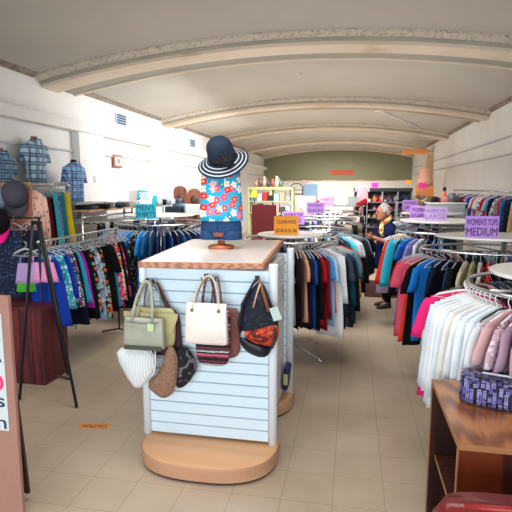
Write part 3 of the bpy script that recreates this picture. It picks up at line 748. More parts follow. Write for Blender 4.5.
handle(-.90, -.83, 1.27, 1.05, 3.09, .006, plain('rust_strap', hx('#6d4238'), .7), t, yt=3.09)
# group 3 : backpack
t = bag('backpack', 'navy black backpack with rust red panel hanging right of the display')
outl = smooth_poly([(-.135, -.07), (-.145, -.0), (-.10, .13), (-.02, .25), (.03, .25), (.085, .10), (.13, 0), (.125, -.13), (.06, -.22), (-.02, -.23), (-.10, -.17)], 2)
def slab(out, y0, dep, m, par, name, cx=0, cz=0):
    b = MB(); rows = []
    for s, y in ((.97, .0), (1, -.015), (.98, -.6*dep), (.85, -.9*dep), (.5, -1.05*dep), (.05, -1.1*dep)):
        rows.append([(cx+(x-cx)*s-.575, y0+y, cz+(z-cz)*s+1.0) for x, z in out])
    return b.rings(rows).build(name, m, par, smooth=True)
slab(outl, 3.09, .08, blotch('navy_speckled_cloth', [hx('#080c18'), hx('#0f1626'), hx('#0b101d'), hx('#27324a')], 50), t, 'body')
slab(smooth_poly([(-.11, -.06), (0, -.04), (.12, -.0), (.135, -.06), (.11, -.15), (.04, -.15), (-.06, -.12)], 2), 3.075, .105, blotch('rust_red_print', [hx('#5e1512'), hx('#c1421f'), hx('#8c2013'), hx('#d96a35')], 14), t, 'front_panel', 0, -.07)
slab(smooth_poly([(-.13, -.08), (-.03, -.12), (.07, -.15), (.09, -.20), (.03, -.235), (-.10, -.18)], 2), 3.07, .11, plain('black_leather', hx('#0c1526'), .35), t, 'bottom_pocket', 0, -.15)
MB().tube([(-.69, 3.02, .93), (-.67, 3.0, 1.12), (-.61, 3.04, 1.245), (-.585, 3.06, 1.27)], [.018, .018, .013, .01], 8, flat=.6).build('strap', plain('navy_strap', hx('#0b1120'), .6), t, smooth=True)
MB().tube([(-.50, 3.0, 1.08), (-.54, 3.02, 1.19), (-.575, 3.06, 1.275)], [.012, .01, .008], 8).build('strap', plain('brown_strap', hx('#8a4a2c'), .6), t, smooth=True)
MB().tube([(-.60, 3.0, 1.10), (-.58, 3.0, 1.18), (-.56, 3.02, 1.25)], .006, 6).build('strap', plain('cream_thin_strap', hx('#c9a58c'), .6), t, smooth=True)
MB().tube([(-.455, 2.985, .98), (-.47, 2.98, .86), (-.53, 2.98, .79)], .009, 6).build('side_strap', M['dark'], t, smooth=True)
MB().box((-.452, 2.97, 1.075), (.055, .003, .085), ry=-.35).build('price_tag', plain('pale_mint_tag', hx('#b9cfc8'), .6), t)
MB().ell((-.665, 3.0, .915), (.018, .01, .03)).build('flower_badge', plain('grey_badge', hx('#8e9aa8'), .6), t, smooth=True)
# things on the side panel
t = thing('packaged_item', 'small blue and black packet hanging low on the stand side', 'packet', (-.50, 3.92, .30))
MB().box((0, 0, 0), (.05, .16, .20), ry=.1).build('packet', plain('blue_black_pack', hx('#0d1a55'), .4), t, bevel=.02)
MB().box((.0, -.082, .0), (.035, .004, .09)).build('paper_label', plain('yellow_green_label', hx('#a9b070'), .5), t)
t = thing('wire_hook', 'silver wire hooks on the narrow side of the display stand', 'hook', (-.53, 3.62, 1.02))
for i in range(3): MB().tube([(0, .03*i, .1), (.03, .03*i, .1), (.035, .03*i, .0), (.02, .03*i, -.02)], .003, 6).build('prong', M['zinc'], t)

GEN = [('smoky grey', '#3a3e46'), ('chalk', '#cfd2d4'), ('black', '#101116'), ('petrol', '#1c4a56'), ('dove grey', '#9a9ea4'), ('navy', '#16233f'), ('sand', '#b09c80'), ('wine', '#4e1a2a'), ('ice blue', '#a9c4d8'), ('charcoal', '#24262b'), ('dusty rose', '#b98a90'), ('marine', '#1a4070'), ('cream', '#d8d0be'), ('bottle green', '#17382f'), ('silver', '#b3b7bb'), ('dark brown', '#33241e'), ('lilac', '#9a90bc'), ('ink', '#0d0f16')]
def far_side(c, R_, z, a0, a1, n, rack, group, off=0, kind='shirt', ls=1.0):
    its_ = [(GEN[(k*5+off) % 18][0], kind, fab(GEN[(k*5+off) % 18][1]), ls) for k in range(n)]
    hang_row(its_, round_pos(c, R_, z, a0, a1, n), 'far side of '+rack, group, hang='hanger_dim', ends=('right', 'left'))
# ------------------------------------------------------------------ clearance round rack and its clothes
CR = (-.66, 5.38)
round_rack(CR, .50, 1.30, 'round chrome rack carrying the orange clearance sign, behind display stand', disc_z=1.345, disc_r=.36, feet_rot=.93)
items = [('dark grey', 'shirt', C('#2c323c'), 1.1), ('white', 'shirt', C('#dde0e4'), 1.05), ('black', 'shirt', C('#101218'), 1.1), ('plum', 'long', C('#3a1c2c'), 1.05), ('peach', 'shirt', C('#d9a688'), 1.0), ('dark plum', 'shirt', C('#241422'), 1.1),
 ('royal blue', 'shirt', C('#174a9c'), 1.1), ('jet black', 'long', C('#0c0e12'), 1.1), ('crimson', 'shirt', C('#a51826'), 1.05), ('dark crimson', 'long', C('#7a141c'), 1.1), ('sky blue', 'shirt', C('#3f8ad0'), 1.0), ('pale blue', 'shirt', C('#a9cbe8'), 1.1),
 ('orange', 'tank', C('#e2703a'), 1.0), ('snow white', 'coat', C('#e6e8ec'), .85), ('navy', 'long', C('#16233e'), 1.1), ('ink black', 'long', C('#0d1118'), 1.15), ('slate', 'shirt', C('#3d4a5a'), 1.15), ('dark teal', 'long', C('#12424e'), 1.0), ('charcoal', 'shirt', C('#1c2027'), 1.2), ('denim blue', 'shirt', C('#2a4c74'), 1.15),
 ('grey', 'shirt', C('#7c8894'), 1.1), ('midnight', 'long', C('#10141f'), 1.15), ('turquoise', 'shirt', C('#3ab4cc'), 1.0), ('mustard', 'long', C('#e0a050'), .95), ('scarlet', 'shirt', C('#d4202a'), .9), ('light teal', 'shirt', C('#56bccf'), 1.1)]
hang_row(items, round_pos(CR, .50, 1.285, -84, 6, len(items)), 'clearance rack', 'clothes on the clearance rack')
small_sign('clearance_sign', 'orange clearance price card standing on the round rack behind the counter', ['CLEARANCE', '$2.00 & $1.00'], (-.69, 5.25, 1.445), .262, .215, M['orange_sign'], rz=.1, sizes=(.042, .042), fits=(.78, .84), stem=.03)
far_side(CR, .50, 1.285, 18, 150, 16, 'clearance rack', 'clothes on the clearance rack', 2)
# ------------------------------------------------------------------ racks behind
R2 = (-.50, 7.05)
round_rack(R2, .50, 1.27, 'round chrome rack directly behind the clearance rack', disc=False)
far_side(R2, .50, 1.255, 45, 175, 14, 'second rack', 'clothes on the second women\'s rack', 4)
it2 = [('black', 'long', C('#0f1218'), 1.1), ('sky blue', 'shirt', C('#79b4d8'), 1.0), ('dark navy', 'long', C('#141c2e'), 1.1), ('aqua', 'shirt', C('#3fb6cf'), 1.0), ('pale grey', 'shirt', C('#b4bcc4'), 1.0), ('coal black', 'long', C('#0a0c10'), 1.1), ('ice blue', 'shirt', C('#a8d8ea'), 1.0), ('deep blue', 'shirt', C('#1f5a9c'), 1.0), ('cyan', 'shirt', C('#27a7c9'), 1.0), ('soft white', 'shirt', C('#d8dde2'), 1.05)]
hang_row(dense(it2, 'dark'), round_pos(R2, .50, 1.255, -80, 35, 2*len(it2)-1), 'the second women\'s rack', 'clothes on the second women\'s rack', hang='hanger_dim')
small_sign('rack_sign', 'purple women\'s tops plus-size card just right of the orange sign', ["WOMEN'S TOPS", 'PLUS-SIZE'], (-.80, 6.85, 1.44), .30, .185, M['purple_sign'], rz=.1, sizes=(.05, .06), fits=(.86, .7), stem=.03)
R3 = (-.45, 8.95)
round_rack(R3, .52, 1.32, 'round rack of slacks, third back along the middle aisle', disc=False)
far_side(R3, .52, 1.30, 25, 175, 15, 'slacks rack', 'trousers on the slacks rack', 7, 'pants', 1.1)
it3 = [('tan', 'pants', C('#a58a6e'), 1.2), ('black', 'pants', C('#101216'), 1.25), ('brown grey', 'pants', C('#5f564e'), 1.2), ('blue-black', 'pants', C('#131a26'), 1.25), ('beige', 'pants', C('#bca68a'), 1.2), ('dark', 'pants', C('#1b1b20'), 1.25), ('taupe', 'pants', C('#7a6c60'), 1.2), ('charcoal', 'pants', C('#26282e'), 1.25), ('jet black', 'pants', C('#0b0c10'), 1.28), ('navy', 'pants', C('#182238'), 1.25)]
hang_row(it3, round_pos(R3, .52, 1.30, -100, 15, len(it3)), 'the slacks rack', 'trousers on the slacks rack', hang='hanger_dim')
small_sign('rack_sign', "purple women's slacks card standing left of the women's pants card", ["WOMEN'S", 'SLACKS'], (-.64, 8.8, 1.50), .31, .20, M['purple_sign'], rz=.1, sizes=(.06, .06), fits=(.8, .8), stem=.06)
R4 = (-.40, 11.1)
round_rack(R4, .52, 1.34, 'farthest round rack in the middle aisle under the pants card', disc=False)
far_side(R4, .52, 1.32, 30, 175, 12, 'farthest rack', 'trousers on the farthest middle rack', 9, 'pants', 1.1)
it4 = [('grey', 'pants', C('#5a6068'), 1.2), ('black', 'pants', C('#0f1014'), 1.25), ('navy', 'pants', C('#1c2a44'), 1.2), ('pinkish', 'pants', C('#c49a98'), 1.2), ('dark', 'pants', C('#17181c'), 1.25), ('stone', 'pants', C('#8e8578'), 1.2), ('charcoal', 'pants', C('#2b2d33'), 1.25)]
hang_row(it4, round_pos(R4, .52, 1.32, -90, 20, len(it4)), 'the farthest middle rack', 'trousers on the farthest middle rack', hangers=False)
small_sign('rack_sign', "purple women's pants card, farthest back of the middle cards", ["WOMEN'S", 'PANTS'], (-.57, 10.9, 1.55), .29, .22, M['purple_sign'], rz=.1, sizes=(.06, .06), fits=(.8, .7), stem=.06)
# ------------------------------------------------------------------ right racks
def oval_pos(c, rx, ry, z, a0, a1, n):
    K = 400; P_ = [(c[0]+rx*math.cos(t), c[1]+ry*math.sin(t), t) for t in (math.radians(a0+(a1-a0)*i/K) for i in range(K+1))]
    L = [0]
    for a, b_ in zip(P_, P_[1:]): L.append(L[-1]+math.hypot(b_[0]-a[0], b_[1]-a[1]))
    out = []
    for i in range(n):
        d = L[-1]*i/(n-1); k_ = min(range(K+1), key=lambda q: abs(L[q]-d)); x, y, t = P_[k_]
        out.append((x, y, z, math.atan2(math.sin(t)/ry, math.cos(t)/rx)))
    return out
RM = (1.40, 4.95)
round_rack(RM, .74, 1.28, "large oval rack under the women's tops medium sign", disc_z=1.40, disc_r=.62, ry=.44)
itm = [('lilac', 'shirt', C('#8b74d8'), 1.1), ('bright red', 'shirt', C('#d8232e'), 1.2), ('coral pink', 'shirt', C('#e0566e'), 1.15), ('orange red', 'tank', C('#e8402a'), 1.3), ('black', 'shirt', C('#0c0d12'), 1.2), ('azure blue', 'shirt', C('#1b7ad6'), 1.1), ('deep black', 'tank', C('#0b0c12'), 1.2), ('midnight blue', 'shirt', C('#121a30'), 1.05),
 ('slate blue', 'tank', C('#3e5676'), 1.1), ('soot black', 'shirt', C('#101116'), 1.0), ('cream', 'shirt', C('#d6ccb0'), 1.0), ('khaki', 'shirt', C('#a9a070'), 1.0), ('off-white', 'shirt', C('#dfe0da'), 1.0), ('vivid red', 'shirt', C('#e01f26'), .95), ('dark navy', 'shirt', C('#131a34'), 1.0), ('purple', 'shirt', C('#3c2c78'), .95), ('cobalt blue', 'shirt', C('#1a52a8'), .95), ('teal', 'shirt', C('#175a66'), 1.0), ('ink black', 'shirt', C('#0d0f15'), 1.0), ('graphite', 'shirt', C('#22262e'), 1.0), ('night black', 'shirt', C('#0a0b10'), 1.0), ('dark green', 'shirt', C('#123630'), 1.0)]
hang_row(itm, oval_pos(RM, .74, .44, 1.265, 168, 290, len(itm)), 'medium rack', 'tops on the medium rack', hang='hanger')
small_sign('rack_sign', "purple women's tops medium card, largest and nearest sign on right", ["WOMEN'S TOPS", 'MEDIUM'], (1.13, 4.68, 1.505), .275, .20, M['purple_sign'], rz=-.05, sizes=(.062, .082), fits=(.93, .93), stem=.03)
FSP = lambda: oval_pos(RM, .74, .44, 1.265, 50, 150, 13)
hang_row([(GEN[(k_*5+1) % 18][0], 'shirt', fab(GEN[(k_*5+1) % 18][1]), 1) for k_ in range(13)], FSP(), 'far side of medium rack', 'tops on the medium rack', ends=('right', 'left'))
RL = (1.12, 6.75)
round_rack(RL, .54, 1.30, "round rack under the women's tops large sign, beside the shopper", disc_z=1.43, disc_r=.5)
itl = [('pale lilac', 'dress', C('#b9a6d0'), .80), ('flame red', 'dress', C('#dc3526'), .68), ('turquoise', 'dress', C('#2bb2d2'), .68), ('black', 'dress', C('#0b0b10'), .76), ('cornflower blue', 'shirt', C('#2a72c6'), .95), ('lavender', 'shirt', C('#8f86c8'), 1.0), ('white', 'shirt', C('#dfe3e6'), .9), ('navy', 'shirt', C('#142140'), 1.0), ('royal blue', 'shirt', C('#1c4fb0'), 1.0), ('steel blue', 'shirt', C('#4c86b8'), 1.0)]
hang_row(itl, [(RL[0]+.54*math.cos(math.radians(a)), RL[1]+.54*math.sin(math.radians(a)), 1.285, math.radians(a)) for a in (181, 187, 196, 213, 223, 231, 239, 247, 255, 263)], 'large rack', 'tops on the large rack')
small_sign('rack_sign', "pale lilac women's tops large card with faded letters", ["WOMEN'S TOPS", 'LARGE'], (1.02, 6.5, 1.53), .265, .165, M['lilac_pale'], ink=M['ink_fade'], rz=-.05, sizes=(.05, .07), fits=(.9, .9), stem=.03)
small_sign('rack_sign', "purple women's x-large card tucked behind the pale lilac card", ["WOMEN'S", 'X LARGE'], (.93, 7.35, 1.50), .25, .20, M['purple_sign'], rz=0, sizes=(.06, .07), fits=(.8, .86), stem=.05)
far_side(RL, .54, 1.285, 65, 145, 10, 'large rack', 'tops on the large rack', 3)
RX = (1.35, 8.95)
round_rack(RX, .60, 1.33, "round rack carrying the women's denim sign, behind the shopper", disc_z=1.42, disc_r=.52)
itx = [('white', 'shirt', C('#d9dcde'), 1.0), ('dark denim', 'folded', C('#22395a'), 1.1), ('grey', 'folded', C('#7e858c'), 1.1), ('denim blue', 'folded', C('#34557f'), 1.1), ('pale blue', 'folded', C('#8ba6c0'), 1.1), ('black', 'folded', C('#121419'), 1.1), ('indigo', 'folded', C('#24305a'), 1.1)]
hang_row(itx, round_pos(RX, .60, 1.31, 165, 262, len(itx)), 'denim rack', 'clothes on the denim rack')
small_sign('rack_sign', "purple women's denim card, farthest of the signs on right", ["WOMEN'S", 'DENIM'], (.93, 8.55, 1.565), .24, .17, M['purple_sign'], rz=-.05, sizes=(.05, .055), fits=(.8, .8), stem=.05)
far_side(RX, .60, 1.31, 60, 160, 11, 'denim rack', 'clothes on the denim rack', 6)
RF = (1.265, 3.22)
round_rack(RF, .54, 1.26, 'round chrome rack nearest the camera on right, behind the wooden cabinet', disc_z=1.34, disc_r=.42)
itf = [('hot pink', 'wide', C('#f02a7c'), 1.15), ('beige', 'tank', C('#c9b39e'), 1.2), ('black and white print', 'wide', F['bwprint'], 1.0), ('pale blue', 'wide', C('#c3d8ea'), 1.0), ('white','long', C('#e3ebf2'), 1.02), ('bluish white','long', C('#d4e2f0'), 1.02), ('milk white','long', C('#e6ebf0'), 1.02), ('bright white','long', C('#eaf0f6'), 1.02), ('frost white','long', C('#dde8f2'), 1.02), ('ivory','long', C('#e6e4dc'), 1.02), ('chalk white','long', C('#e4e8ec'), 1.02), ('snow white','long', C('#e8edf3'), 1.02), ('powder white','long', C('#dfe7ef'), 1.02),
 ('pearl', 'shirt', C('#dadce2'), 1.1, 'hanger_black'), ('dusty pink', 'shirt', C('#d2a8a8'), 1.0), ('mauve print', 'shirt', F['dustyprint'], 1.0), ('mauve', 'shirt', C('#a98a9e'), 1.0), ('rose grey', 'shirt', C('#b59aa0'), 1.0), ('black', 'tank', C('#0d0e13'), 1.1), ('taupe', 'shirt', C('#8e7464'), 1.0), ('blush', 'shirt', C('#dcb4ac'), 1.0), ('charcoal', 'shirt', C('#23272c'), 1.0), ('coral', 'shirt', C('#d9584e'), 1.0), ('salmon', 'shirt', C('#e47d72'), 1.0), ('rose pink', 'shirt', C('#d64a6c'), 1.0)]
hang_row(itf, round_pos(RF, .54, 1.245, 162, 264, len(itf)), 'nearest right rack', 'clothes on the nearest right rack', hang='hanger_white', jit=.04)
far_side(RF, .54, 1.245, 100, 152, 8, 'nearest right rack', 'clothes on the nearest right rack', 8)
for o_ in list(COL.objects):
    l_ = str(o_.get('label', ''))
    if 'nearest right rack' in l_ and l_.startswith(('hot pink blouse', 'beige tank', 'black and white print', 'pale blue blouse')):
        o_.scale = (1.08 if 'hot' in l_ else .82, 1, 1.1)
# ------------------------------------------------------------------ men's round rack
RN = (-2.82, 7.0)
round_rack(RN, .66, 1.34, "round rack under the turquoise men's shirts sign", disc_z=1.45, disc_r=.52)
itn = [('dark green', 'shirt', C('#143832'), 1.1), ('grey blue', 'shirt', C('#6b8aa6'), 1.1), ('pale aqua', 'shirt', C('#8cc4dc'), 1.15), ('red', 'long', C('#c4262a'), 1.15), ('blue print', 'shirt', F['blueprint'], 1.3), ('light blue', 'shirt', C('#5fa9e0'), 1.25), ('bright cyan', 'long', C('#1e90d8'), 1.35), ('azure', 'long', C('#1a78c8'), 1.35), ('black dotted', 'shirt', F['blackdots'], 1.2), ('sky blue', 'shirt', C('#2c8edc'), 1.15), ('steel blue', 'shirt', C('#1f5f9c'), 1.15), ('denim', 'shirt', M['denim'], 1.15),
 ('navy', 'long', C('#122a54'), 1.1), ('royal navy', 'shirt', C('#17376c'), 1.1), ('deep blue', 'shirt', C('#163f78'), 1.1), ('ink blue', 'long', C('#0e1e3e'), 1.1), ('slate blue', 'shirt', C('#2a4a78'), 1.1), ('dark denim', 'shirt', C('#18325c'), 1.1), ('blue black', 'shirt', C('#0c1428'), 1.1), ('indigo', 'long', C('#1d2e62'), 1.1), ('storm blue', 'shirt', C('#33557e'), 1.1), ('grey', 'shirt', C('#6c7888'), 1.1), ('lilac grey', 'shirt', C('#8a86a0'), 1.1), ('dark navy', 'shirt', C('#101a34'), 1.1), ('teal navy', 'shirt', C('#143a50'), 1.1)]
hang_row(itn, round_pos(RN, .66, 1.325, -146, 4, len(itn)), "men's rack", "shirts on the men's rack")
small_sign('rack_sign', "turquoise men's shirts card standing on the round men's rack", ["MEN'S", 'SHIRTS'], (-2.80, 6.44, 1.53), .285, .205, M['teal_sign'], rz=.25, sizes=(.078, .078), fits=(.84, .92), stem=.04)
t = thing('sign_holder', "clear acrylic sheet holder above the men's shirts card", 'sign holder', (-3.1, 7.25, 1.68), .25)
MB().box((0, 0, 0), (.27, .01, .22)).build('sheet', M['glass_acrylic'], t)
MB().box((.09, -.008, -.02), (.07, .004, .15), ry=.2).build('card', M['teal_sign'], t)
MB().box((0, 0, -.15), (.02, .02, .10)).build('foot', M['chrome'], t)
far_side(RN, .66, 1.325, 15, 165, 18, "men's rack", "shirts on the men's rack", 5)
# ------------------------------------------------------------------ left straight rail
def straight_rack(lab, x, y0, y1, z, m, base=True, name='clothing_rail'):
    t = thing(name, uniq(lab), 'clothing rack', (x, (y0+y1)/2, 0), 0, 'straight clothing rails')
    L = (y1-y0)/2
    MB().tube([(0, -L, z), (0, L, z)], .013, 8).build('rail', M['chrome'], t, smooth=True)
    for s in (-1, 1):
        MB().tube([(0, s*L*.97, z), (0, s*L*.97, .05)], .012, 8).build('upright', m, t, smooth=True)
        MB().tube([(-.24, s*L*.97, .012), (0, s*L*.97, .06), (.24, s*L*.97, .012)], .011, 8).build('foot', m, t, smooth=True)
    return t
straight_rack('silver rail of bright dresses and tops on left behind the easel', -2.9, 4.15, 5.75, 1.345, M['black_metal'])
itr = [('pink frilled', 'romper', C('#f29ad0'), 1.15), ('royal blue', 'tank', C('#1540b0'), 1.22), ('aqua print', 'tank', F['aquaprint'], 1.0), ('cobalt', 'tank', C('#1b3cb4'), .85), ('teal print', 'dress', F['blueprint'], .66), ('dark navy', 'dress', C('#0d1430'), .86), ('turquoise', 'tank', C('#30b8d8'), 1.0), ('magenta', 'tank', C('#c42ac4'), 1.1), ('black', 'dress', C('#0b0b10'), .85),
 ('orange floral', 'dress', F['orangeprint'], .80), ('pale blue floral', 'dress', F['ltblue'], .90), ('grey print', 'tank', F['greyprint'], 1.1), ('dark floral', 'dress', F['orangeprint'], .92), ('jet black', 'wide', C('#08080c'), 1.15), ('deep black', 'dress', C('#0a0a10'), .88), ('teal', 'tank', C('#2aa6b8'), 1.3), ('pink floral', 'dress', F['pinkprint'], .86), ('cream floral', 'dress', F['creamprint'], .80), ('ebony', 'dress', C('#09090e'), .90), ('rose floral', 'tank', F['pinkprint'], 1.2), ('soot black', 'dress', C('#0c0c12'), .95)]
n = len(itr)
hang_row(itr, [(-2.9, 4.2+1.48*i/(n-1), 1.33, .12) for i in range(n)], 'left rail', 'clothes on the left rail', hang='hanger', ends=('near', 'far'), jit=.12)
put_garment('romper', C('#58cf3c'), (-3.10, 4.24, 1.33), .3, 'lime green bikini top at the near left end of the left rail', 'clothes on the left rail', (.6, 1, 1.5), 'hanger')
put_garment('romper', C('#b69ad0'), (-3.04, 4.17, 1.33), .2, 'lavender strappy top hanging between lime bikini top and pink one', 'clothes on the left rail', (.7, 1, 1.2), 'hanger')
# ------------------------------------------------------------------ hat board and high rail with long garments
t = thing('hat_board', 'coral tan upright board with caps hung on it, far left', 'display board', (-3.58, 4.62, 0))
MB().box((0, 0, 1.30), (.60, .03, 1.12)).build('panel', M['peg_board'], t, bevel=.004)
MB().box((.0, 0, 1.885), (.66, .045, .045)).build('top_rail', M['tan_wood'], t, bevel=.004)
for s in (-1, 1): MB().box((s*.27, .03, .92), (.04, .04, 1.84)).build('upright', M['tan_wood'], t, bevel=.003)
t = thing('high_clothing_rail', 'tall rail of long garments running back from the cap board', 'clothing rack', (-3.40, 5.15, 0), .20)
MB().tube([(0, -.50, 1.885), (0, .62, 1.885)], .013, 8).build('rail', M['chrome'], t, smooth=True)
MB().tube([(0, .60, 1.885), (0, .60, .02)], .013, 8).build('upright', M['chrome'], t, smooth=True)
for i in range(5): MB().lathe([(.004, -.02), (.022, -.012), (.022, .012), (.004, .02)], (0, .22+.08*i, 1.905), 10).build('knob', M['hanger'], t, smooth=True)
ith = [('peach star-print', 'coat', F['starry'], 1.10), ('navy blue', 'dress', C('#1b2a68'), 1.15), ('red floral', 'dress', F['floralred'], 1.15), ('rust', 'dress', C('#70202c'), 1.0), ('black', 'dress', C('#100e16'), 1.1), ('aqua', 'skirt', C('#4cc6e0'), 1.3), ('lavender print', 'dress', F['lavfloral'], 1.05), ('teal', 'skirt', C('#2a8ea0'), 1.2), ('yellow', 'skirt', C('#ecc913'), 1.25), ('lemon', 'skirt', C('#f2d92c'), 1.25)]
ph = [(-3.29, 4.68), (-3.345, 4.86), (-3.365, 4.95), (-3.37, 5.02), (-3.38, 5.09), (-3.395, 5.17), (-3.41, 5.27), (-3.425, 5.36), (-3.44, 5.44), (-3.46, 5.53)]
WS = (.62, .45, .42, .4, .4, .5, .4, .5, .5, .5)
for i, (it, p) in enumerate(zip(ith, ph)):
    nb = [x[0] for x in ith]
    lab = '%s %s on the tall rail, %s' % (it[0], {'coat': 'robe', 'skirt': 'scarf', 'dress': 'garment'}[it[1]], 'nearest the cap board' if i == 0 else 'at its far end' if i == 9 else 'between the %s and %s ones' % (nb[i-1], nb[i+1]))
    o = put_garment(it[1], it[2], (p[0], p[1], 1.89), .1, lab, 'long garments on the tall rail', (WS[i], 1, it[3]))
# dark dresses on hooks in front of the board
for i, (x, y, m, lab, kind, ls) in enumerate(((-3.46, 4.42, F['dots'], 'navy dotted long dress hanging in front of the cap board, leftmost', 'dress', 1.0), (-3.33, 4.40, F['dots'], 'navy dotted long dress beside the magenta cap below the grey one', 'dress', .95), (-3.21, 4.47, F['blackdots'], 'black and white speckled dress hanging between board and easel', 'dress', 1.0), (-3.10, 4.38, C('#161c30'), 'plain dark navy dress hanging just left of the easel legs', 'dress', .9))):
    put_garment(kind, m, (x, y, 1.56, ), .1, lab, 'dark dresses below the caps', (.55, 1, ls), hangers=True)
t = thing('clothing_rail', 'short black bar carrying the dark dotted dresses at far left', 'clothing rack', (-3.33, 4.43, 0))
MB().tube([(-.30, 0, 1.555), (.30, -.02, 1.555)], .011, 8).build('rail', M['black_metal'], t, smooth=True)
MB().tube([(-.28, 0, 1.555), (-.28, 0, .02)], .011, 8).build('upright', M['black_metal'], t, smooth=True)
MB().tube([(.28, -.02, 1.555), (.28, -.02, .02)], .011, 8).build('upright', M['black_metal'], t, smooth=True)
def cap(lab, c, m, rz=0, rx=0, s=1, visor_dir=-1, mesh_m=None):
    t = thing('baseball_cap', uniq(lab), 'cap', c, rz, 'caps on the coral board'); t.rotation_euler = (rx, 0, rz); t.scale = (s, s, s)
    b = MB(); b.rings([[(r*math.cos(2*PI*k/24), r*1.08*math.sin(2*PI*k/24), z) for k in range(24)] for r, z in ((.092, 0), (.095, .03), (.09, .07), (.075, .10), (.05, .12), (.02, .13), (.003, .131))])
    b.build('crown', mesh_m or m, t, smooth=True)
    v = MB(); rows = []
    for dz in (0, .004):
        pts = [(.085*math.cos(PI+PI*i/12)*1.0, .09*math.sin(PI+PI*i/12), .004+dz) for i in range(13)]
        pts2 = [(.088*math.cos(2*PI-PI*i/12)*1.0, -.03+(.09+.055)*math.sin(2*PI-PI*i/12), dz-.012*abs(math.cos(PI*i/12))) for i in range(13)]
        rows.append(pts+pts2)
    v.rings(rows).build('visor', m, t, smooth=True)
    MB().ell((0, 0, .132), (.008, .008, .005), 8, 5).build('button', m, t)
    return t
cap('dark grey baseball cap hung on the coral board beside the peach garment', (-3.36, 4.50, 1.77), C('#4c4a56'), .6, 1.1, 1.35)
cap('pale blue-grey baseball cap at the very left of the coral board', (-3.54, 4.48, 1.72), C('#8796a6'), .3, 1.1, 1.3)
cap('hot pink and black cap on the coral board below the grey caps', (-3.44, 4.30, 1.50), C('#f0208c'), .5, 1.0, 1.35, mesh_m=C('#16101a'))
# maroon plank box
t = thing('plank_crate', 'maroon wooden plank counter standing under the left rail', 'cabinet', (-3.10, 4.22, 0))
b = MB()
for i in range(5): b.box((-.24+.12*i, -.20, .36), (.113, .03, .72))
for i in range(3): b.box((.285, -.13+.13*i, .36), (.03, .123, .72))
b.build('plank_panel', M['maroon_wood'], t, bevel=.004)
MB().box((0, .0, .735), (.64, .44, .03)).build('top', M['maroon_wood'], t, bevel=.004)
# easel
t = thing('easel', 'black metal easel with spread legs at left of the aisle', 'easel', (-2.53, 3.62, 0))
for p0, p1 in (((-.03, 0, 1.57), (-.30, .05, .01)), ((.035, 0, 1.57), (.28, 0, .01))):
    l = MB().tube([p0, p1], .013, 8).build('leg', M['black_metal'], t, smooth=True)
MB().tube([(.0, .02, 1.55), (-.21, .66, .01)], .012, 8).build('leg', M['black_metal'], t, smooth=True)
MB().tube([(-.035, 0, 1.57), (.04, 0, 1.57)], .018, 8).build('top_joint', M['black_metal'], t)
# A-frame sign
t = thing('sandwich_board', 'tan sandwich board with pale poster at the left edge', 'sign', (-2.035, 2.30, 0))
MB().box((0, -.03, .655), (.53, .025, 1.26), rx=0).build('front_panel', M['board_pink'], t, bevel=.004)
MB().box((-.03, .09, .655), (.42, .02, 1.24), rx=.08).build('rear_panel', plain('dark_rear_board', hx('#3a2c26'), .6), t, bevel=.004)
MB().box((0, -.0455, .86), (.44, .004, .66)).build('poster', M['poster'], t)
for s_, z, m, hgt, w in (('A', 1.07, M['ink_navy'], .10, .07), ('A', .955, M['ink_navy'], .11, .075), ('0', .80, M['ink_red'], .13, .075), ('s', .70, M['ink_navy'], .11, .05), ('n', .575, M['ink_navy'], .11, .055)):
    text('lettering', s_, hgt, m, t, (.205-w/2, -.0485, z), (PI/2, 0, 0), w)
# caution sticker
t = tag(MB().box((0, 0, .0006), (.235, .072, .001)).build('floor_sticker', plain('orange_sticker', hx('#e8921a'), .5)), 'small orange CAUTION sticker stuck on the floor tiles', 'sticker')
t.location = (-1.94, 3.355, 0); t.rotation_euler = (0, 0, PI+.17)
text('lettering', 'CAUTION', .065, M['ink'], t, (0, 0, .0015), (0, 0, 0), .19)

# ------------------------------------------------------------------ plaid shirts on the left wall
def wall_shirt(lab, y, z, m, neckm, w=.43, hgt=.60, rz=PI/2, x=XL+.14):
    t = thing('plaid_shirt', uniq(lab), 'shirt', (x, y, z), rz, 'plaid shirts on wall torsos')
    b = MB(); rows = []
    for s, a, d_ in ((0, .30, .085), (.25, .285, .10), (.55, .285, .115), (.75, .295, .115), (.88, .285, .10), (.94, .20, .08), (.985, .09, .065), (1.0, .075, .055)):
        rows.append([(a*w/.6*math.cos(2*PI*k/28), d_*math.sin(2*PI*k/28)*(1+.04*math.sin(6*2*PI*k/28+s*5)), hgt*s) for k in range(28)])
    b.rings(rows).build('body', m, t, smooth=True)
    for s in (-1, 1):
        MB().rings([[(s*(w*.44+.075*q)+.062*math.cos(2*PI*k/14), .065*math.sin(2*PI*k/14), hgt*.88-.24*q) for k in range(14)] for q in (0, .3, .7, 1)]).build('sleeve', m, t, smooth=True)
        MB().box((s*.035, -.088, hgt*.96), (.075, .012, .05), rz=s*.3, ry=s*.5, rx=-.3).build('collar', m, t, bevel=.004)
    MB().box((0, -.118, hgt*.45), (.022, .006, hgt*.85)).build('placket', m, t)
    MB().box((-.08, -.118, hgt*.66), (.085, .006, .09)).build('pocket', m, t)
    n = thing('torso_form', uniq(lab.replace('short-sleeved shirt', 'shirt torso form').replace('plaid ', 'neck of ')), 'mannequin', (x, y, z), rz, 'wall torso forms')
    MB().lathe([(.07, hgt*.5), (.06, hgt*.95), (.048, hgt*1.0), (.046, hgt*1.07), (.01, hgt*1.075)], n=16).build('neck', neckm, n, smooth=True)
    MB().box((0, .09, hgt*.5), (.05, .06, .3)).build('bracket', M['zinc'], n)
    return t
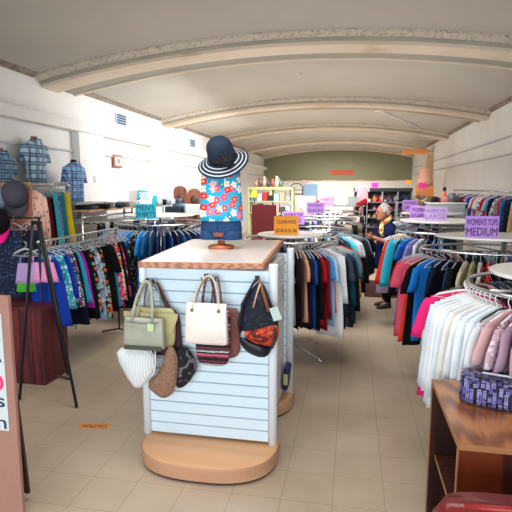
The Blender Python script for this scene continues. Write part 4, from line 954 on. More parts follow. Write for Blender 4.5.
wall_shirt('light blue plaid short-sleeved shirt, middle of three on the left wall', 6.45, 1.93, F['plaid'], M['mannequin_skin'])
wall_shirt('teal blue plaid short-sleeved shirt at the left picture edge', 5.72, 1.80, F['plaid3'], M['mannequin_skin'], hgt=.52)
wall_shirt('deep blue plaid short-sleeved shirt standing on the grey wall shelf', 7.08, 1.64, F['plaid2'], M['dark'], x=XL+.24+.12, w=.43)
t = thing('wall_shelf', 'small grey wall shelf with bracket under the deep blue plaid shirt', 'shelf', (XL+.3, 7.3, 1.61))
MB().box((0, 0, 0), (.45, .95, .03)).build('board', M['grey_shelf'], t, bevel=.003)
MB().rings([[(-.16, y_, -.015), (.12, y_, -.015), (-.05, y_, -.12), (-.08, y_, -.26), (-.16, y_, -.26)] for y_ in (.02, .16)]).build('bracket', M['grey_shelf'], t)
# ------------------------------------------------------------------ left wall trouser rack
def steel_shelf_rack(): pass
t = thing('trouser_rack', 'steel trouser rack against the left wall below the wall shelf', 'clothing rack', (-4.05, 7.85, 0))
MB().tube([(0, -.95, 1.40), (0, .85, 1.40)], .014, 8).build('rail', M['chrome'], t, smooth=True)
MB().box((-.1, 0, 1.50), (.42, 1.8, .03)).build('top_board', M['tan_wood'], t, bevel=.004)
for s in (-.93, .83): MB().tube([(0, s, 1.49), (0, s, .01)], .014, 8).build('upright', M['chrome'], t, smooth=True)
itp = [('grey', 'folded', C('#8c8478'), 1.0), ('black', 'folded', C('#141417'), 1.05), ('charcoal', 'folded', C('#2e2d30'), 1.0), ('white', 'folded', C('#c9c9c6'), .9), ('jet black', 'folded', C('#0b0b0e'), 1.05), ('taupe', 'folded', C('#7c7263'), 1.0), ('dark grey', 'folded', C('#3c3c40'), 1.0), ('coal black', 'folded', C('#101014'), 1.05), ('stone grey', 'folded', C('#a7a399'), .95), ('light grey', 'folded', C('#b5b5b0'), .9), ('deep navy', 'folded', C('#142038'), 1.0), ('navy', 'folded', C('#1c2c50'), 1.0)]
n = len(itp)
hang_row(itp, [(-4.05, 7.0+1.6*i/(n-1), 1.385, .25) for i in range(n)], 'the wall trouser rack', 'trousers on the wall trouser rack', ends=('near', 'far'))
def pile(lab, c, m, d, n=3, rz=0, cat='folded clothes', name='folded_trousers', group='folded clothes on top of racks'):
    t = thing(name, uniq(lab), cat, c, rz, group)
    z = 0
    b = MB()
    for sgn, yy in ((1, 0),):
        w, l, h = d
        b.rings([[(x_, -w/2*0+y_*w/2, h/2+z_*h/2) for y_, z_ in ((-1, -.6), (-.92, -1), (.92, -1), (1, -.6), (1, .6), (.92, 1), (-.92, 1), (-1, .6))] for x_ in (-l/2, -l/2+.02, 0, l/2-.02, l/2)])
    b.build('fold', m, t, smooth=True)
    return t
lab_c = [('rolled grey jeans at the near end of the tan board', '#3e4248'), ('rolled black slacks next along the tan board', '#17181c'), ('rolled pale grey trousers midway along the tan board', '#8d9096'), ('rolled dark blue jeans past the pale grey ones on tan board', '#1c2a40'), ('rolled slate cords near the far end of the tan board', '#4d545c'), ('rolled off-white chinos at the far end of the tan board', '#c9c8c0')]
for i, (l, h) in enumerate(lab_c):
    pile(l, (-4.12+.05*(i % 2), 7.2+.27*i, 1.515), C(h), (.15, .36, .06+.02*(i % 3)), rz=.3*((i % 3)-1))
# rack with white rolls and jeans, farther along left wall
t = thing('steel_shelving', 'low steel shelf of rolls and jeans on left behind the men\'s rack', 'shelf', (-3.95, 9.6, 0))
for z in (.5, 1.05, 1.50): MB().box((0, 0, z), (.5, 2.0, .03)).build('shelf_board', M['grey_shelf'], t)
for sx in (-.23, .23):
    for sy in (-.97, .97): MB().box((sx, sy, .77), (.03, .03, 1.53)).build('upright', M['zinc'], t)
cols = ['#e2e4e6', '#22304a', '#d6d9dc', '#17191f', '#8ea0b0', '#dfe1e3', '#2a3a55', '#595f66']
nms = ['white', 'navy', 'off-white', 'black', 'blue grey', 'bright white', 'denim blue', 'grey']
for i in range(8):
    t = thing('fabric_roll', uniq('%s cloth roll on the low steel shelf top, %s' % (nms[i], 'beside the %s roll' % (nms[i+1] if i < 7 else 'denim blue'))), 'cloth roll', (-3.9, 8.75+.24*i, 1.515+.055), 0, 'cloth rolls on the steel shelf')
    MB().tube([(-.2, 0, 0), (.22, 0, 0)], .055, 12).build('roll', C(cols[i]), t, smooth=True)
    MB().tube([(.221, 0, 0), (.225, 0, 0)], .02, 10).build('core', M['dark'], t)
its = [('dark blue', 'folded', C('#1d3a66'), 1.1), ('pale denim', 'folded', C('#7d9cc0'), 1.1), ('ink blue', 'folded', C('#14203a'), 1.1), ('mid blue', 'folded', C('#355f96'), 1.1), ('black', 'folded', C('#111318'), 1.1), ('faded blue', 'folded', C('#8fb0cf'), 1.1)]
t = straight_rack('short chrome rail of jeans on left, next to the men\'s rack', -3.62, 8.7, 9.5, 1.32, M['chrome'])
hang_row(its, [(-3.62, 8.78+.12*i, 1.305, .2) for i in range(6)], 'the short jeans rail', 'jeans on the short rail', ends=('near', 'far'))
t = thing('card_holder', 'white leaflet holder with turquoise card on the low steel shelf', 'sign holder', (-4.0, 9.05, 1.53), .35)
MB().box((-.08, .03, .14), (.34, .02, .28)).build('back_sheet', plain('pale_board', hx('#e6e0dc'), .5), t)
MB().box((.02, 0, .16), (.2, .01, .22), ry=.15).build('card', M['teal_sign'], t)
text('lettering', "MEN'S\nPANTS", .07, M['ink'], t, (.02, -.007, .16), (PI/2, .15, 0), .14)
# heap of clothes on next rack top
heap = [('#2b3442', 'dark slate'), ('#c9ced4', 'pale grey'), ('#141820', 'black'), ('#56708c', 'steel blue'), ('#dfe3e7', 'white'), ('#1d2c44', 'navy')]
t = thing('display_table', 'long white folding table of clothes beside the white pilaster', 'table', (-3.05, 9.6, 0))
MB().box((0, 0, 1.36), (1.0, 1.3, .03)).build('table_top', M['disc'], t, bevel=.005)
for sx in (-.45, .45):
    for sy in (-.6, .6): MB().tube([(sx, sy, 1.35), (sx, sy, .01)], .015, 8).build('leg', M['zinc'], t)
for i, (h, nme) in enumerate(heap):
    pile('%s folded jumper on the white folding table, beside the %s one' % (nme, heap[i+1][1] if i < 5 else heap[4][1]), (-3.4+.36*(i % 3), 9.2+.45*(i//3), 1.376), C(h), (.26, .3, .12+.04*(i % 2)), rz=.4*i, name='folded_jumper')
# mannequin shorts etc: brown carved screens
t = thing('carved_headboard', 'dark brown carved wooden headboard against the left wall by the door', 'furniture', (-3.62, 10.6, 0), .35)
out = [(-.30, .0)]
for i in range(9): a = PI-PI*i/8; out.append((-.15+.15*math.cos(a), 1.78+.12*math.sin(a)))
for i in range(9): a = PI-PI*i/8; out.append((.16+.15*math.cos(a), 1.72+.12*math.sin(a)))
out.append((.31, .0))
MB().rings([[(x, y_, z) for x, z in out] for y_ in (-.03, .03)]).build('panel', M['brown_wood'], t, bevel=.01)
for x, z in ((-.15, 1.6), (.16, 1.58), (-.15, 1.3), (.16, 1.3)): MB().ell((x, -.035, z), (.09, .02, .11), 16, 8).build('carving', plain('carved_dark', hx('#3c1c10'), .5), t, smooth=True)

# ------------------------------------------------------------------ right foreground cabinet
t = thing('wooden_cabinet', 'low walnut veneer cabinet with open side shelves, right foreground', 'cabinet', (.84, 2.41, 0))
W2, D2, HH = .38, .36, .80
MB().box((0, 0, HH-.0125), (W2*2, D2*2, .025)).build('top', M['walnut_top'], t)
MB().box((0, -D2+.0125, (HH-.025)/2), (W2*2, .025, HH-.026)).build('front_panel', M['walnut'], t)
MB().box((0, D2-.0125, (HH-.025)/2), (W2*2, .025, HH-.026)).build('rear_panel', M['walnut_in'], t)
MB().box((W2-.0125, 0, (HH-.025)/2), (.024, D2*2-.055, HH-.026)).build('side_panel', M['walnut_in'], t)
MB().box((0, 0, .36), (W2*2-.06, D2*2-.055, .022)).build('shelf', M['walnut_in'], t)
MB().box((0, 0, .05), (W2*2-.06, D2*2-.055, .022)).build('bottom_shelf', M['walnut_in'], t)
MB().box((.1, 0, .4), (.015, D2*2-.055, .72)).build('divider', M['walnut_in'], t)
e = MB(); e.box((-W2-.002, 0, HH-.0125), (.004, D2*2, .025)); e.box((-W2-.002, -D2+.0125, .39), (.004, .025, .76)); e.box((-W2-.002, D2-.0125, .39), (.004, .025, .76)); e.box((-W2+.03, 0, .36), (.004, D2*2-.055, .022))
e.box((0, -D2-.002, HH-.0125), (W2*2, .004, .025))
e.build('edge_banding', M['walnut_edge'], t)
t = thing('folded_bag', 'folded purple and white patterned quilted bag lying on the walnut cabinet', 'bag', (.83, 2.52, .80), -.25)
pp = floral('purple_white_medallion', hx('#15122c'), [hx('#7a74b0'), hx('#5a5496'), hx('#8f8ac0')], 34, .44, 4, hx('#1a1638'), 'XY')
b = MB(); b.rings([[(x_, y_*.15*w_, .055+z_*.055*w_) for y_, z_ in ((-1, -.2), (-.85, -.9), (-.4, -1), (.4, -1), (.85, -.9), (1, -.2), (.95, .5), (.5, 1), (-.5, .95), (-.95, .4))] for x_, w_ in ((-.27, .80), (-.25, .93), (-.15, 1.0), (0, 1.02), (.15, 1), (.25, .95), (.27, .8))])
b.build('body', pp, t, smooth=True)
MB().tube([(-.2, -.02, .115), (0, -.06, .125), (.2, -.10, .115)], .008, 6, flat=.5).build('strap', M['dark'], t)
MB().tube([(-.17, .04, .115), (.02, -.0, .125), (.2, -.05, .118)], .006, 6).build('strap', plain('white_piping', hx('#cfd0da'), .5), t)
MB().box((.14, .05, .115), (.12, .07, .004), rz=.2).build('price_tag', plain('pale_yellow_tag', hx('#e3dca0'), .6), t)
t = thing('small_book', 'dark booklet standing inside the open walnut cabinet', 'book', (.62, 2.16, .371))
MB().box((0, 0, .09), (.02, .1, .18)).build('cover', plain('dark_blue_cover', hx('#2a3350'), .5), t)
MB().box((-.0125, 0, .09), (.004, .09, .12)).build('cover_print', plain('pale_cover', hx('#9aa0b8'), .5), t)
t = thing('red_bag', 'red leather bag at bottom right corner in front of the cabinet', 'bag', (.60, 1.68, 0))
soft_bag(MB(), (-.03, 0, .395), .74, .77, .32, 1.0, .75, power=2.6).build('body', M['red_leather'], t, smooth=True)
MB().tube([(-.2, -.02, .775), (-.05, -.03, .79), (.12, -.02, .775)], .012, 8).build('seam', plain('red_piping', hx('#9c1d1d'), .4), t, smooth=True)

# ------------------------------------------------------------------ right wall high rail
t = thing('wall_clothing_rail', 'long chrome rail of clothes along the right wall', 'clothing rack', (2.42, 10.3, 0))
MB().tube([(0, -2.6, 1.80), (0, 2.6, 1.80)], .016, 8).build('rail', M['chrome'], t, smooth=True)
for s in (-2.5, 0, 2.5):
    MB().tube([(0, s, 1.80), (.42, s, 1.80)], .012, 6).build('bracket', M['chrome'], t)
itw = [('tan', 'long', C('#c9a67a'), 1), ('dark floral', 'long', F['dots'], 1), ('bright blue', 'long', C('#2a7cc4'), 1), ('red', 'long', C('#cf2430'), 1), ('white print', 'wide', F['greyprint'], 1), ('deep navy', 'long', C('#17244a'), 1), ('light blue', 'shirt', C('#9cc4e4'), 1), ('crimson', 'shirt', C('#c4182c'), 1), ('grey print', 'shirt', F['bwprint'], 1), ('white', 'shirt', C('#dfe2e4'), 1), ('coral', 'shirt', C('#d85040'), 1), ('pale blue', 'shirt', C('#b9d2e4'), 1), ('cobalt', 'shirt', C('#1f3f86'), 1), ('silver grey', 'shirt', C('#a6abb0'), 1), ('magenta', 'shirt', C('#a83aa0'), 1), ('black', 'shirt', C('#121218'), 1), ('cream print', 'shirt', F['greyprint'], 1), ('beige', 'shirt', C('#cfc8b8'), 1), ('navy', 'shirt', C('#182a4c'), 1), ('pewter', 'shirt', C('#8b9298'), 1), ('slate', 'shirt', C('#3c5a70'), 1), ('snow white', 'shirt', C('#e2e4e4'), 1), ('teal', 'shirt', C('#2a6670'), 1), ('ash grey', 'shirt', C('#9ca0a4'), 1)]
n = len(itw)
hang_row(itw, [(2.42, 7.85+4.9*i/(n-1), 1.78, .5 if i < 6 else .35) for i in range(n)], 'the right wall rail', 'clothes on the right wall rail', ends=('near', 'far'), jit=.15)

# ------------------------------------------------------------------ shopper
def skin_chain(nodes, edges, radii, sub=1):
    me = bpy.data.meshes.new('skin'); me.from_pydata(nodes, edges, [])
    o = bpy.data.objects.new('skin', me); COL.objects.link(o)
    md = o.modifiers.new('s', 'SKIN'); md.use_smooth_shade = True
    for i, r in enumerate(radii): me.skin_vertices[0].data[i].radius = (r, r) if not isinstance(r, tuple) else r
    me.skin_vertices[0].data[0].use_root = True
    sm = o.modifiers.new('u', 'SUBSURF'); sm.levels = sub; sm.render_levels = sub
    bpy.context.view_layer.update()
    out = bpy.data.meshes.new_from_object(o.evaluated_get(bpy.context.evaluated_depsgraph_get()))
    bpy.data.objects.remove(o)
    return out
def join_meshes(name, meshes, mats, parent=None):
    bm = bmesh.new()
    for me, mi in meshes:
        n0 = len(bm.faces); bm.from_mesh(me); bm.faces.ensure_lookup_table()
        for f in bm.faces[n0:]: f.material_index = mi; f.smooth = True
    out = bpy.data.meshes.new(name); bm.to_mesh(out); bm.free()
    for m in mats: out.materials.append(m)
    o = bpy.data.objects.new(name, out); COL.objects.link(o)
    if parent: o.parent = parent
    return o
# person frame: faces -x (towards aisle), local coordinates; rotated a little towards camera
person = thing('person', 'person with short grey hair in navy dress browsing beside the right racks', 'person', (.53, 7.85, 0), .35)
nodes = [(0, 0, .82), (.01, 0, .98), (0, 0, 1.14), (0, 0, 1.26), (-.01, 0, 1.33), (-.04, 0, 1.39),      # pelvis..neck 0-5
         (0, -.16, 1.25), (-.06, -.20, 1.04), (-.24, -.16, 1.10), (-.29, -.14, 1.13),     # near arm (left of screen) 6-9 raised
         (0, .16, 1.25), (-.03, .21, 1.02), (-.20, .16, .96), (-.26, .14, .97),      # other arm 10-13
         (0, -.085, .76), (-.01, -.09, .44), (.01, -.09, .09), (-.11, -.10, .035),  # leg
         (0, .085, .76), (.03, .09, .44), (.06, .10, .09), (-.06, .11, .035)]
edges = [(0, 1), (1, 2), (2, 3), (3, 4), (4, 5), (3, 6), (6, 7), (7, 8), (8, 9), (3, 10), (10, 11), (11, 12), (12, 13), (0, 14), (14, 15), (15, 16), (16, 17), (0, 18), (18, 19), (19, 20), (20, 21)]
rad = [(.12, .15), (.10, .13), (.11, .14), (.09, .12), .05, .045, .055, .042, .032, .026, .055, .042, .032, .026, .085, .058, .042, .035, .085, .058, .042, .035]
body = skin_chain(nodes, edges, rad, 1)
parts = [(body, 0)]
for hx0, hy0, hz0, dirx in ((-.29, -.14, 1.13, 1), (-.26, .14, .97, 1)):
    palm = MB().ell((hx0-.035, hy0, hz0+.012), (.045, .02, .036), 10, 6).mesh('p', True); parts.append((palm, 0))
    for k, ln in enumerate((.055, .065, .062, .05)):
        zz = hz0+.035-.017*k
        f = MB().tube([(hx0-.06, hy0, zz), (hx0-.06-ln*.55, hy0-.006, zz+.004), (hx0-.06-ln*.85, hy0-.024, zz-.004), (hx0-.06-ln*.8, hy0-.036, zz-.008)], [.009, .0085, .008, .006], 6).mesh('f', True); parts.append((f, 0))
    th = MB().tube([(hx0-.01, hy0-.01, hz0+.035), (hx0-.035, hy0-.025, hz0+.06), (hx0-.06, hy0-.032, hz0+.065)], [.011, .010, .007], 6).mesh('t', True); parts.append((th, 0))
# head looking down-left
hc = Vector((-.085, 0, 1.475))
hd = MB(); hd.rings([[(hc.x+a*math.cos(2*PI*k/20)+off, hc.y+b_*math.sin(2*PI*k/20), hc.z+z) for k in range(20)] for z, a, b_, off in
    ((-.115, .02, .02, -.045), (-.11, .045, .035, -.035), (-.085, .065, .052, -.018), (-.04, .082, .066, -.004), (.0, .09, .072, 0), (.04, .092, .074, .004), (.08, .08, .064, .008), (.105, .05, .042, .01), (.118, .012, .01, .01))])
parts.append((hd.mesh('h', True), 0))
parts.append((MB().tube([(hc.x-.082, 0, hc.z+.015), (hc.x-.112, 0, hc.z-.028), (hc.x-.09, 0, hc.z-.038)], [.009, .015, .008], 8).mesh('n', True), 0))
for s in (-1, 1):
    parts.append((MB().ell((hc.x+.01, s*.072, hc.z-.005), (.018, .008, .028), 10, 6).mesh('e', True), 0))
    parts.append((MB().ell((hc.x-.078, s*.03, hc.z+.012), (.009, .013, .008), 10, 6).mesh('e', True), 1))
parts.append((MB().ell((hc.x-.079, 0, hc.z-.062), (.010, .024, .007), 10, 6).mesh('m', True), 2))
join_meshes('body', parts, [M['skin'], M['dark'], plain('lips', hx('#8c4038'), .5)], person)
hr = MB()
rr = random.Random(3)
for i in range(60):
    a = rr.uniform(-2.3, 2.3); el = rr.uniform(-.3, 1.45)
    d = Vector((math.cos(a)*math.cos(el), math.sin(a)*math.cos(el), math.sin(el)))
    if d.x < -.35 and el < .8: continue
    p = Vector((hc.x+.015, 0, hc.z+.02)) + Vector((d.x*.088, d.y*.075, d.z*.098))
    hr.ell(p, (.034, .03, .032), 8, 5)
hr.ell((hc.x+.018, 0, hc.z+.045), (.088, .078, .085), 16, 9)
hr.build('hair', M['hair'], person, smooth=True)
MB().ell((hc.x+.13, .0, hc.z+.03), (.05, .04, .03), 10, 6).build('hair_clip', plain('brown_hair_clip', hx('#5a3423'), .5), person, smooth=True)
dr = MB(); dr.rings([[(a*math.cos(2*PI*k/26)*(1+.03*math.sin(5*2*PI*k/26)*w_), b_*math.sin(2*PI*k/26)*(1+.05*math.sin(6*2*PI*k/26)*w_), z) for k in range(26)] for z, a, b_, w_ in
    ((.62, .185, .215, 1), (.72, .175, .205, .8), (.85, .165, .19, .4), (1.0, .145, .165, .2), (1.12, .15, .175, 0), (1.22, .145, .19, 0), (1.29, .115, .165, 0), (1.335, .07, .09, 0))])
dr.build('dress', C('#101d4e'), person, smooth=True)
for s, el in ((-1, (-.06, -.20, 1.04)), (1, (-.03, .21, 1.02))):
    MB().tube([(0, s*.13, 1.27), (-.02, s*.17, 1.20), (el[0]*.8, s*.195, 1.10)], [.075, .072, .062], 12).build('sleeve', C('#101d4e'), person, smooth=True)
for s, x in ((-1, 0), (1, .03)):
    MB().tube([(0, s*.085, .70), (x-.01, s*.09, .44), (x+.03 if s > 0 else .01, s*.095, .10)], [.095, .068, .052], 12).build('trouser_leg', C('#0c0c12'), person, smooth=True)
for s, x in ((-1, .01), (1, .06)):
    sh_ = MB(); sh_.rings([[(x-.05+xx, s*.105+w_*math.cos(2*PI*k/12), .002+max(0, hh_*(.5+.5*math.sin(2*PI*k/12)))) for k in range(12)] for xx, w_, hh_ in ((-.13, .02, .03), (-.10, .042, .05), (-.03, .046, .07), (.04, .038, .10), (.085, .036, .11), (.10, .02, .09))])
    sh_.build('shoe', M['dark'], person, smooth=True)
MB().tube([(-.12, -.08, 1.30), (-.06, -.10, 1.345), (.0, -.085, 1.385), (.03, -.02, 1.40)], [.03, .04, .035, .025], 10).build('scarf', blotch('yellow_green_scarf', [hx('#d8dc7a'), hx('#e9ecb0'), hx('#d6402c'), hx('#c9d060')], 16), person, smooth=True)
MB().tube([(-.12, -.08, 1.31), (-.14, -.11, 1.20), (-.12, -.13, 1.12)], [.03, .035, .02], 10).build('scarf_end', blotch('yellow_green_scarf_end', [hx('#e9ecb0'), hx('#d8dc7a'), hx('#d6402c')], 16), person, smooth=True)
for nm, x, y, m, lab, zz in (('hanging_shirt', .165, 7.70, C('#22262e'), 'dark grey shirt held up by the shopper, nearer the aisle', 1.10), ('hanging_shirt', .205, 7.76, C('#c9ced6'), 'pale grey shirt held between two darker ones by the shopper', 1.08), ('hanging_shirt', .25, 7.74, C('#0f1220'), 'black shirt held against the shopper\'s navy dress', 1.12)):
    put_garment('shirt', m, (x, y, zz), .9, lab, 'shirts held by the shopper', (.72, 1, .8), 'hanger_black')
t = tag(MB().box((0, 0, .006), (.62, 1.55, .012)).build('floor_mat', M['mat_maroon'], bevel=.004), 'dark maroon rubber mat on the floor in the aisle', 'mat')
t.location = (.55, 9.3, 0)

# ------------------------------------------------------------------ back of the shop
t = thing('burgundy_chair', 'burgundy upholstered chair back raised behind the counter, left of orange sign', 'chair', (-1.42, 8.0, 0))
MB().box((0, 0, 1.30), (.40, .10, .56)).build('backrest', M['burgundy'], t, bevel=.015)
MB().box((0, -.2, 1.0), (.38, .38, .08)).build('seat', M['burgundy'], t, bevel=.015)
for sx in (-.17, .17):
    for sy in (-.36, -.02): MB().tube([(sx, sy, .97), (sx*1.1, sy, .01)], .014, 8).build('leg', M['chrome'], t)
for s in (-1, 1): MB().tube([(s*.24, -.45, 1.16), (s*.05, -.3, 1.04)], .012, 6).build('arm_tube', M['chrome'], t)
# olive shelf with goods
t = thing('olive_shelf_unit', 'pale olive painted shelf unit of bric-a-brac at back left', 'shelf', (-2.58, 16, 0))
for z, x0, x1 in ((1.84, -.75, .72), (1.42, -.75, .72), (1.05, -.75, .72)): MB().box(((x0+x1)/2, 0, z), (x1-x0, .5, .09 if z > 1.8 else .04)).build('shelf_board', M['olive_frame'], t)
for x in (-.72, .0, .69): MB().box((x, 0, .93), (.07, .45, 1.8)).build('upright', M['olive_frame'], t)
gcols = [('#b8867a', 'dusty pink'), ('#6c4a3c', 'brown'), ('#c7a58e', 'beige'), ('#3c3a44', 'dark grey'), ('#a24a3c', 'brick red'), ('#d8cabb', 'cream'), ('#56705a', 'green')]
def jug(lab, c, col, h=.25, r=.08, grp='ornaments on the olive shelf'):
    t = thing('ceramic_jug', uniq(lab), 'jug', c, 0, grp)
    MB().lathe([(r*.6, 0), (r, h*.3), (r*.9, h*.55), (r*.5, h*.8), (r*.6, h)], n=14).build('body', plain('glaze', hx(col), .3), t, smooth=True)
    MB().tube([(r*.6, 0, h*.85), (r*1.3, 0, h*.7), (r*.9, 0, h*.4)], .012, 6).build('handle', plain('glaze_handle', hx(col), .3), t, smooth=True)
for i, (h_, nn) in enumerate(gcols):
    jug('%s jug on top of the olive shelf, beside the %s one' % (nn, gcols[i+1][1] if i < 6 else gcols[5][1]), (-3.1+.135*i, 16, 1.886), h_, .22+.06*(i % 3), .075)
def box_item(lab, c, d, col, name='storage_box', cat='box', group=None, rz=0, par=True):
    t = thing(name, uniq(lab), cat, c, rz, group)
    MB().box((0, 0, d[2]/2), d).build('carton', plain('carton', hx(col), .6), t, bevel=.006)
    if par: MB().box((0, 0, d[2]+.004), (d[0]*1.02, d[1]*1.02, .012)).build('lid', plain('carton_lid', tuple(min(1, x*1.15) for x in hx(col)), .6), t)
    return t
gl = [('blue', '#3f8fc8'), ('white', '#dfe2e6'), ('red', '#b3242a'), ('black', '#14151a'), ('pale blue', '#9ac0dc'), ('tan', '#b99a78'), ('grey', '#8a9096')]
for i, (nn, h_) in enumerate(gl):
    box_item('%s box on the middle olive shelf, beside the %s box' % (nn, gl[i+1][0] if i < 6 else gl[5][0]), (-3.14+.185*i, 15.9, 1.441), (.16, .3, .16+.05*(i % 3)), h_, group='boxes on the middle olive shelf')
for i, (nn, h_) in enumerate([('cream', '#d8d0c0'), ('dark', '#20222a'), ('sky blue', '#7fb2dc'), ('brown', '#6a4436'), ('pink', '#d89aa0'), ('dark green', '#2f4a3a'), ('silver', '#a9b0b6')]):
    nb = ['dark', 'sky blue', 'brown', 'pink', 'dark green', 'silver', 'dark green'][i]
    box_item('%s box on the lower olive shelf, beside the %s box' % (nn, nb), (-3.14+.185*i, 15.9, 1.071), (.16, .3, .16+.05*((i+1) % 3)), h_, group='boxes on the lower olive shelf')
t = thing('yellow_lamp', 'yellow lamp with flared shade at left of the olive shelf', 'lamp', (-2.55, 12.9, 0))
MB().lathe([(.12, 0), (.12, .03), (.02, .05), (.02, 1.62)], n=14).build('stem', M['zinc'], t, smooth=True)
MB().lathe([(.13, 1.60), (.12, 1.62), (.07, 1.80)], n=16).build('lamp_shade', plain('yellow_shade', hx('#d8d03c'), .5), t, smooth=True)
t = thing('white_dresser', 'white low dresser in front of the pale blue back door', 'dresser', (-1.75, 17.5, 0))
MB().box((0, 0, .8), (1.0, .5, 1.55)).build('body', plain('dresser_white', hx('#d5dade'), .5), t, bevel=.01)
for s in (-1, 1):
    for z in (.4, .85, 1.3): 
        dd = MB().box((s*.24, -.26, z), (.44, .03, .36)).build('drawer', plain('drawer_white', hx('#c6ccd2'), .5), t, bevel=.01)
        MB().ell((s*.24, -.285, z), (.03, .02, .02), 8, 5).build('knob', M['zinc'], dd)
t = thing('bentwood_chair', 'upturned dark chair frame on the white dresser by the blue door', 'chair', (-1.95, 17.5, 1.58))
MB().tube([(-.22, 0, .02), (-.22, 0, .3), (-.1, 0, .42), (.1, 0, .42), (.22, 0, .3), (.22, 0, .02)], .018, 8).build('back_frame', M['dark'], t, smooth=True)
MB().box((0, 0, .06), (.42, .35, .04)).build('seat', plain('red_brown_seat', hx('#6d2c22'), .5), t, bevel=.01)
MB().tube([(-.2, 0, .2), (.2, 0, .2)], .012, 6).build('crossbar', M['dark'], t)
t = thing('black_handbag', 'black tote bag hung between the burgundy chair and the purple card', 'handbag', (-1.16, 8.6, 1.18))
soft_bag(MB(), (0, 0, .10), .26, .2, .1, 1, .95).build('body', M['dark'], t, smooth=True)
handle(-.07, .07, .29, .19, 0, .01, M['dark'], t)
MB().box((0, .0, -.59), (.3, .3, 1.16)).build('plinth', plain('white_plinth', hx('#c9cccd'), .5), t, bevel=.01)
# cream lamp between
jug('cream ceramic jar on the middle aisle rack near purple cards', (-.95, 8.9, 1.376-.0), '#cdbf98', .14, .06, 'ornaments on racks')
# shoe rack under black frame, back right
t = thing('shoe_shelving', 'tall black-topped shoe shelving across the back of the aisle', 'shelf', (.83, 14.8, 0))
MB().box((0, .02, 1.80), (1.62, .45, .10)).build('canopy', M['dark'], t, bevel=.005)
for x in (-.80, -.42, .0, .42, .80): MB().box((x, 0, .88), (.03, .40, 1.75)).build('upright', M['zinc'], t)
SZ = (.12, .42, .72, 1.0, 1.22, 1.44)
for z in SZ: MB().box((.19, 0, z), (1.22, .40, .02)).build('shelf_board', M['zinc'], t)
MB().box((0, .2, .9), (1.6, .01, 1.7)).build('back_panel', plain('grey_back', hx('#565a60'), .7), t)
MB().tube([(-.78, 0, 1.45), (-.44, 0, 1.45)], .012, 6).build('rail', M['chrome'], t)
def make_shoe(col):
    b = MB()
    b.rings([[(x, w*math.cos(2*PI*k/12), z0+h*(.5+.5*math.sin(2*PI*k/12))) for k in range(12)] for x, w, z0, h in ((-.13, .02, .0, .03), (-.10, .04, 0, .05), (-.03, .045, 0, .06), (.03, .035, 0, .09), (.10, .035, 0, .11), (.125, .02, 0, .08))])
    return b
shoe_me = make_shoe(0).mesh('shoe', True); shoe_me.materials.append(None)
SC = [('black', '#131318'), ('red', '#c2242c'), ('tan', '#b88a5c'), ('white', '#dadada'), ('brown', '#5e3a28'), ('pink', '#e0567c'), ('grey', '#7f858c'), ('navy', '#1e2b4a'), ('coral', '#e2583c'), ('beige', '#cdb79a'), ('olive', '#6a6a40'), ('purple', '#5c3a7a')]
levels = ['lowest', 'second', 'third', 'fourth', 'fifth', 'top']
for li, z in enumerate(SZ):
    if li < 2: continue
    for i in range(8):
        a, b_ = SC[(i*5+li*3) % 12], SC[((i+1)*5+li*3) % 12]
        o = bpy.data.objects.new('shoe', shoe_me); COL.objects.link(o)
        o.material_slots[0].link = 'OBJECT'; o.material_slots[0].material = C(a[1])
        o.location = (.83-.36+.15*i, 14.68, z+.0115); o.rotation_euler = (0, 0, PI/2+.1*((i*7) % 3-1))
        tag(o, uniq('%s shoe on the %s shoe shelf%s' % (a[0], levels[li], (', left of a %s shoe' % b_[0]) if i < 7 else ', at its right end')), 'shoe', 'shoes on the back shelving')
itb = [('pink', 'tank', C('#e8859c'), 1), ('dark', 'long', C('#1c1c22'), 1), ('green', 'tank', C('#7aa878'), 1.1), ('coral', 'shirt', C('#d8606a'), 1), ('black', 'long', C('#0e0e12'), 1)]
hang_row(itb, [(.09+.075*i, 14.75, 1.435, 1.2) for i in range(5)], 'the shoe shelving end rail', 'clothes at the shoe shelving', hangers=False)
put_garment('shirt', C('#f49aa6'), (.26, 14.35, 1.98), 0, 'pale pink top hung high at the left end of shoe shelving', 'clothes at the shoe shelving', (.75, 1, .75))
for i, (nn, h_) in enumerate([('terracotta', '#c97a4c'), ('pink', '#e07a8c'), ('brown', '#6b4632'), ('grey', '#8f9498'), ('teal', '#2f5f74')]):
    jug('%s ceramic jar on the top shoe shelf row' % nn, (.62+.2*i, 14.78, 1.456), h_, .2, .085, 'ornaments on the shoe shelving')
t = thing('pink_notice', 'hot pink notice above the black shelf canopy at the back', 'sign', (.62, 14.8, 1.93))
MB().box((0, 0, 0), (.19, .01, .15)).build('card', M['pink_sign'], t)
MB().box((0, .01, -.06), (.02, .01, .1)).build('holder', M['zinc'], t)
text('lettering', 'SHOES', .07, M['ink_red'], t, (0, -.008, 0), (PI/2, 0, 0), .14)
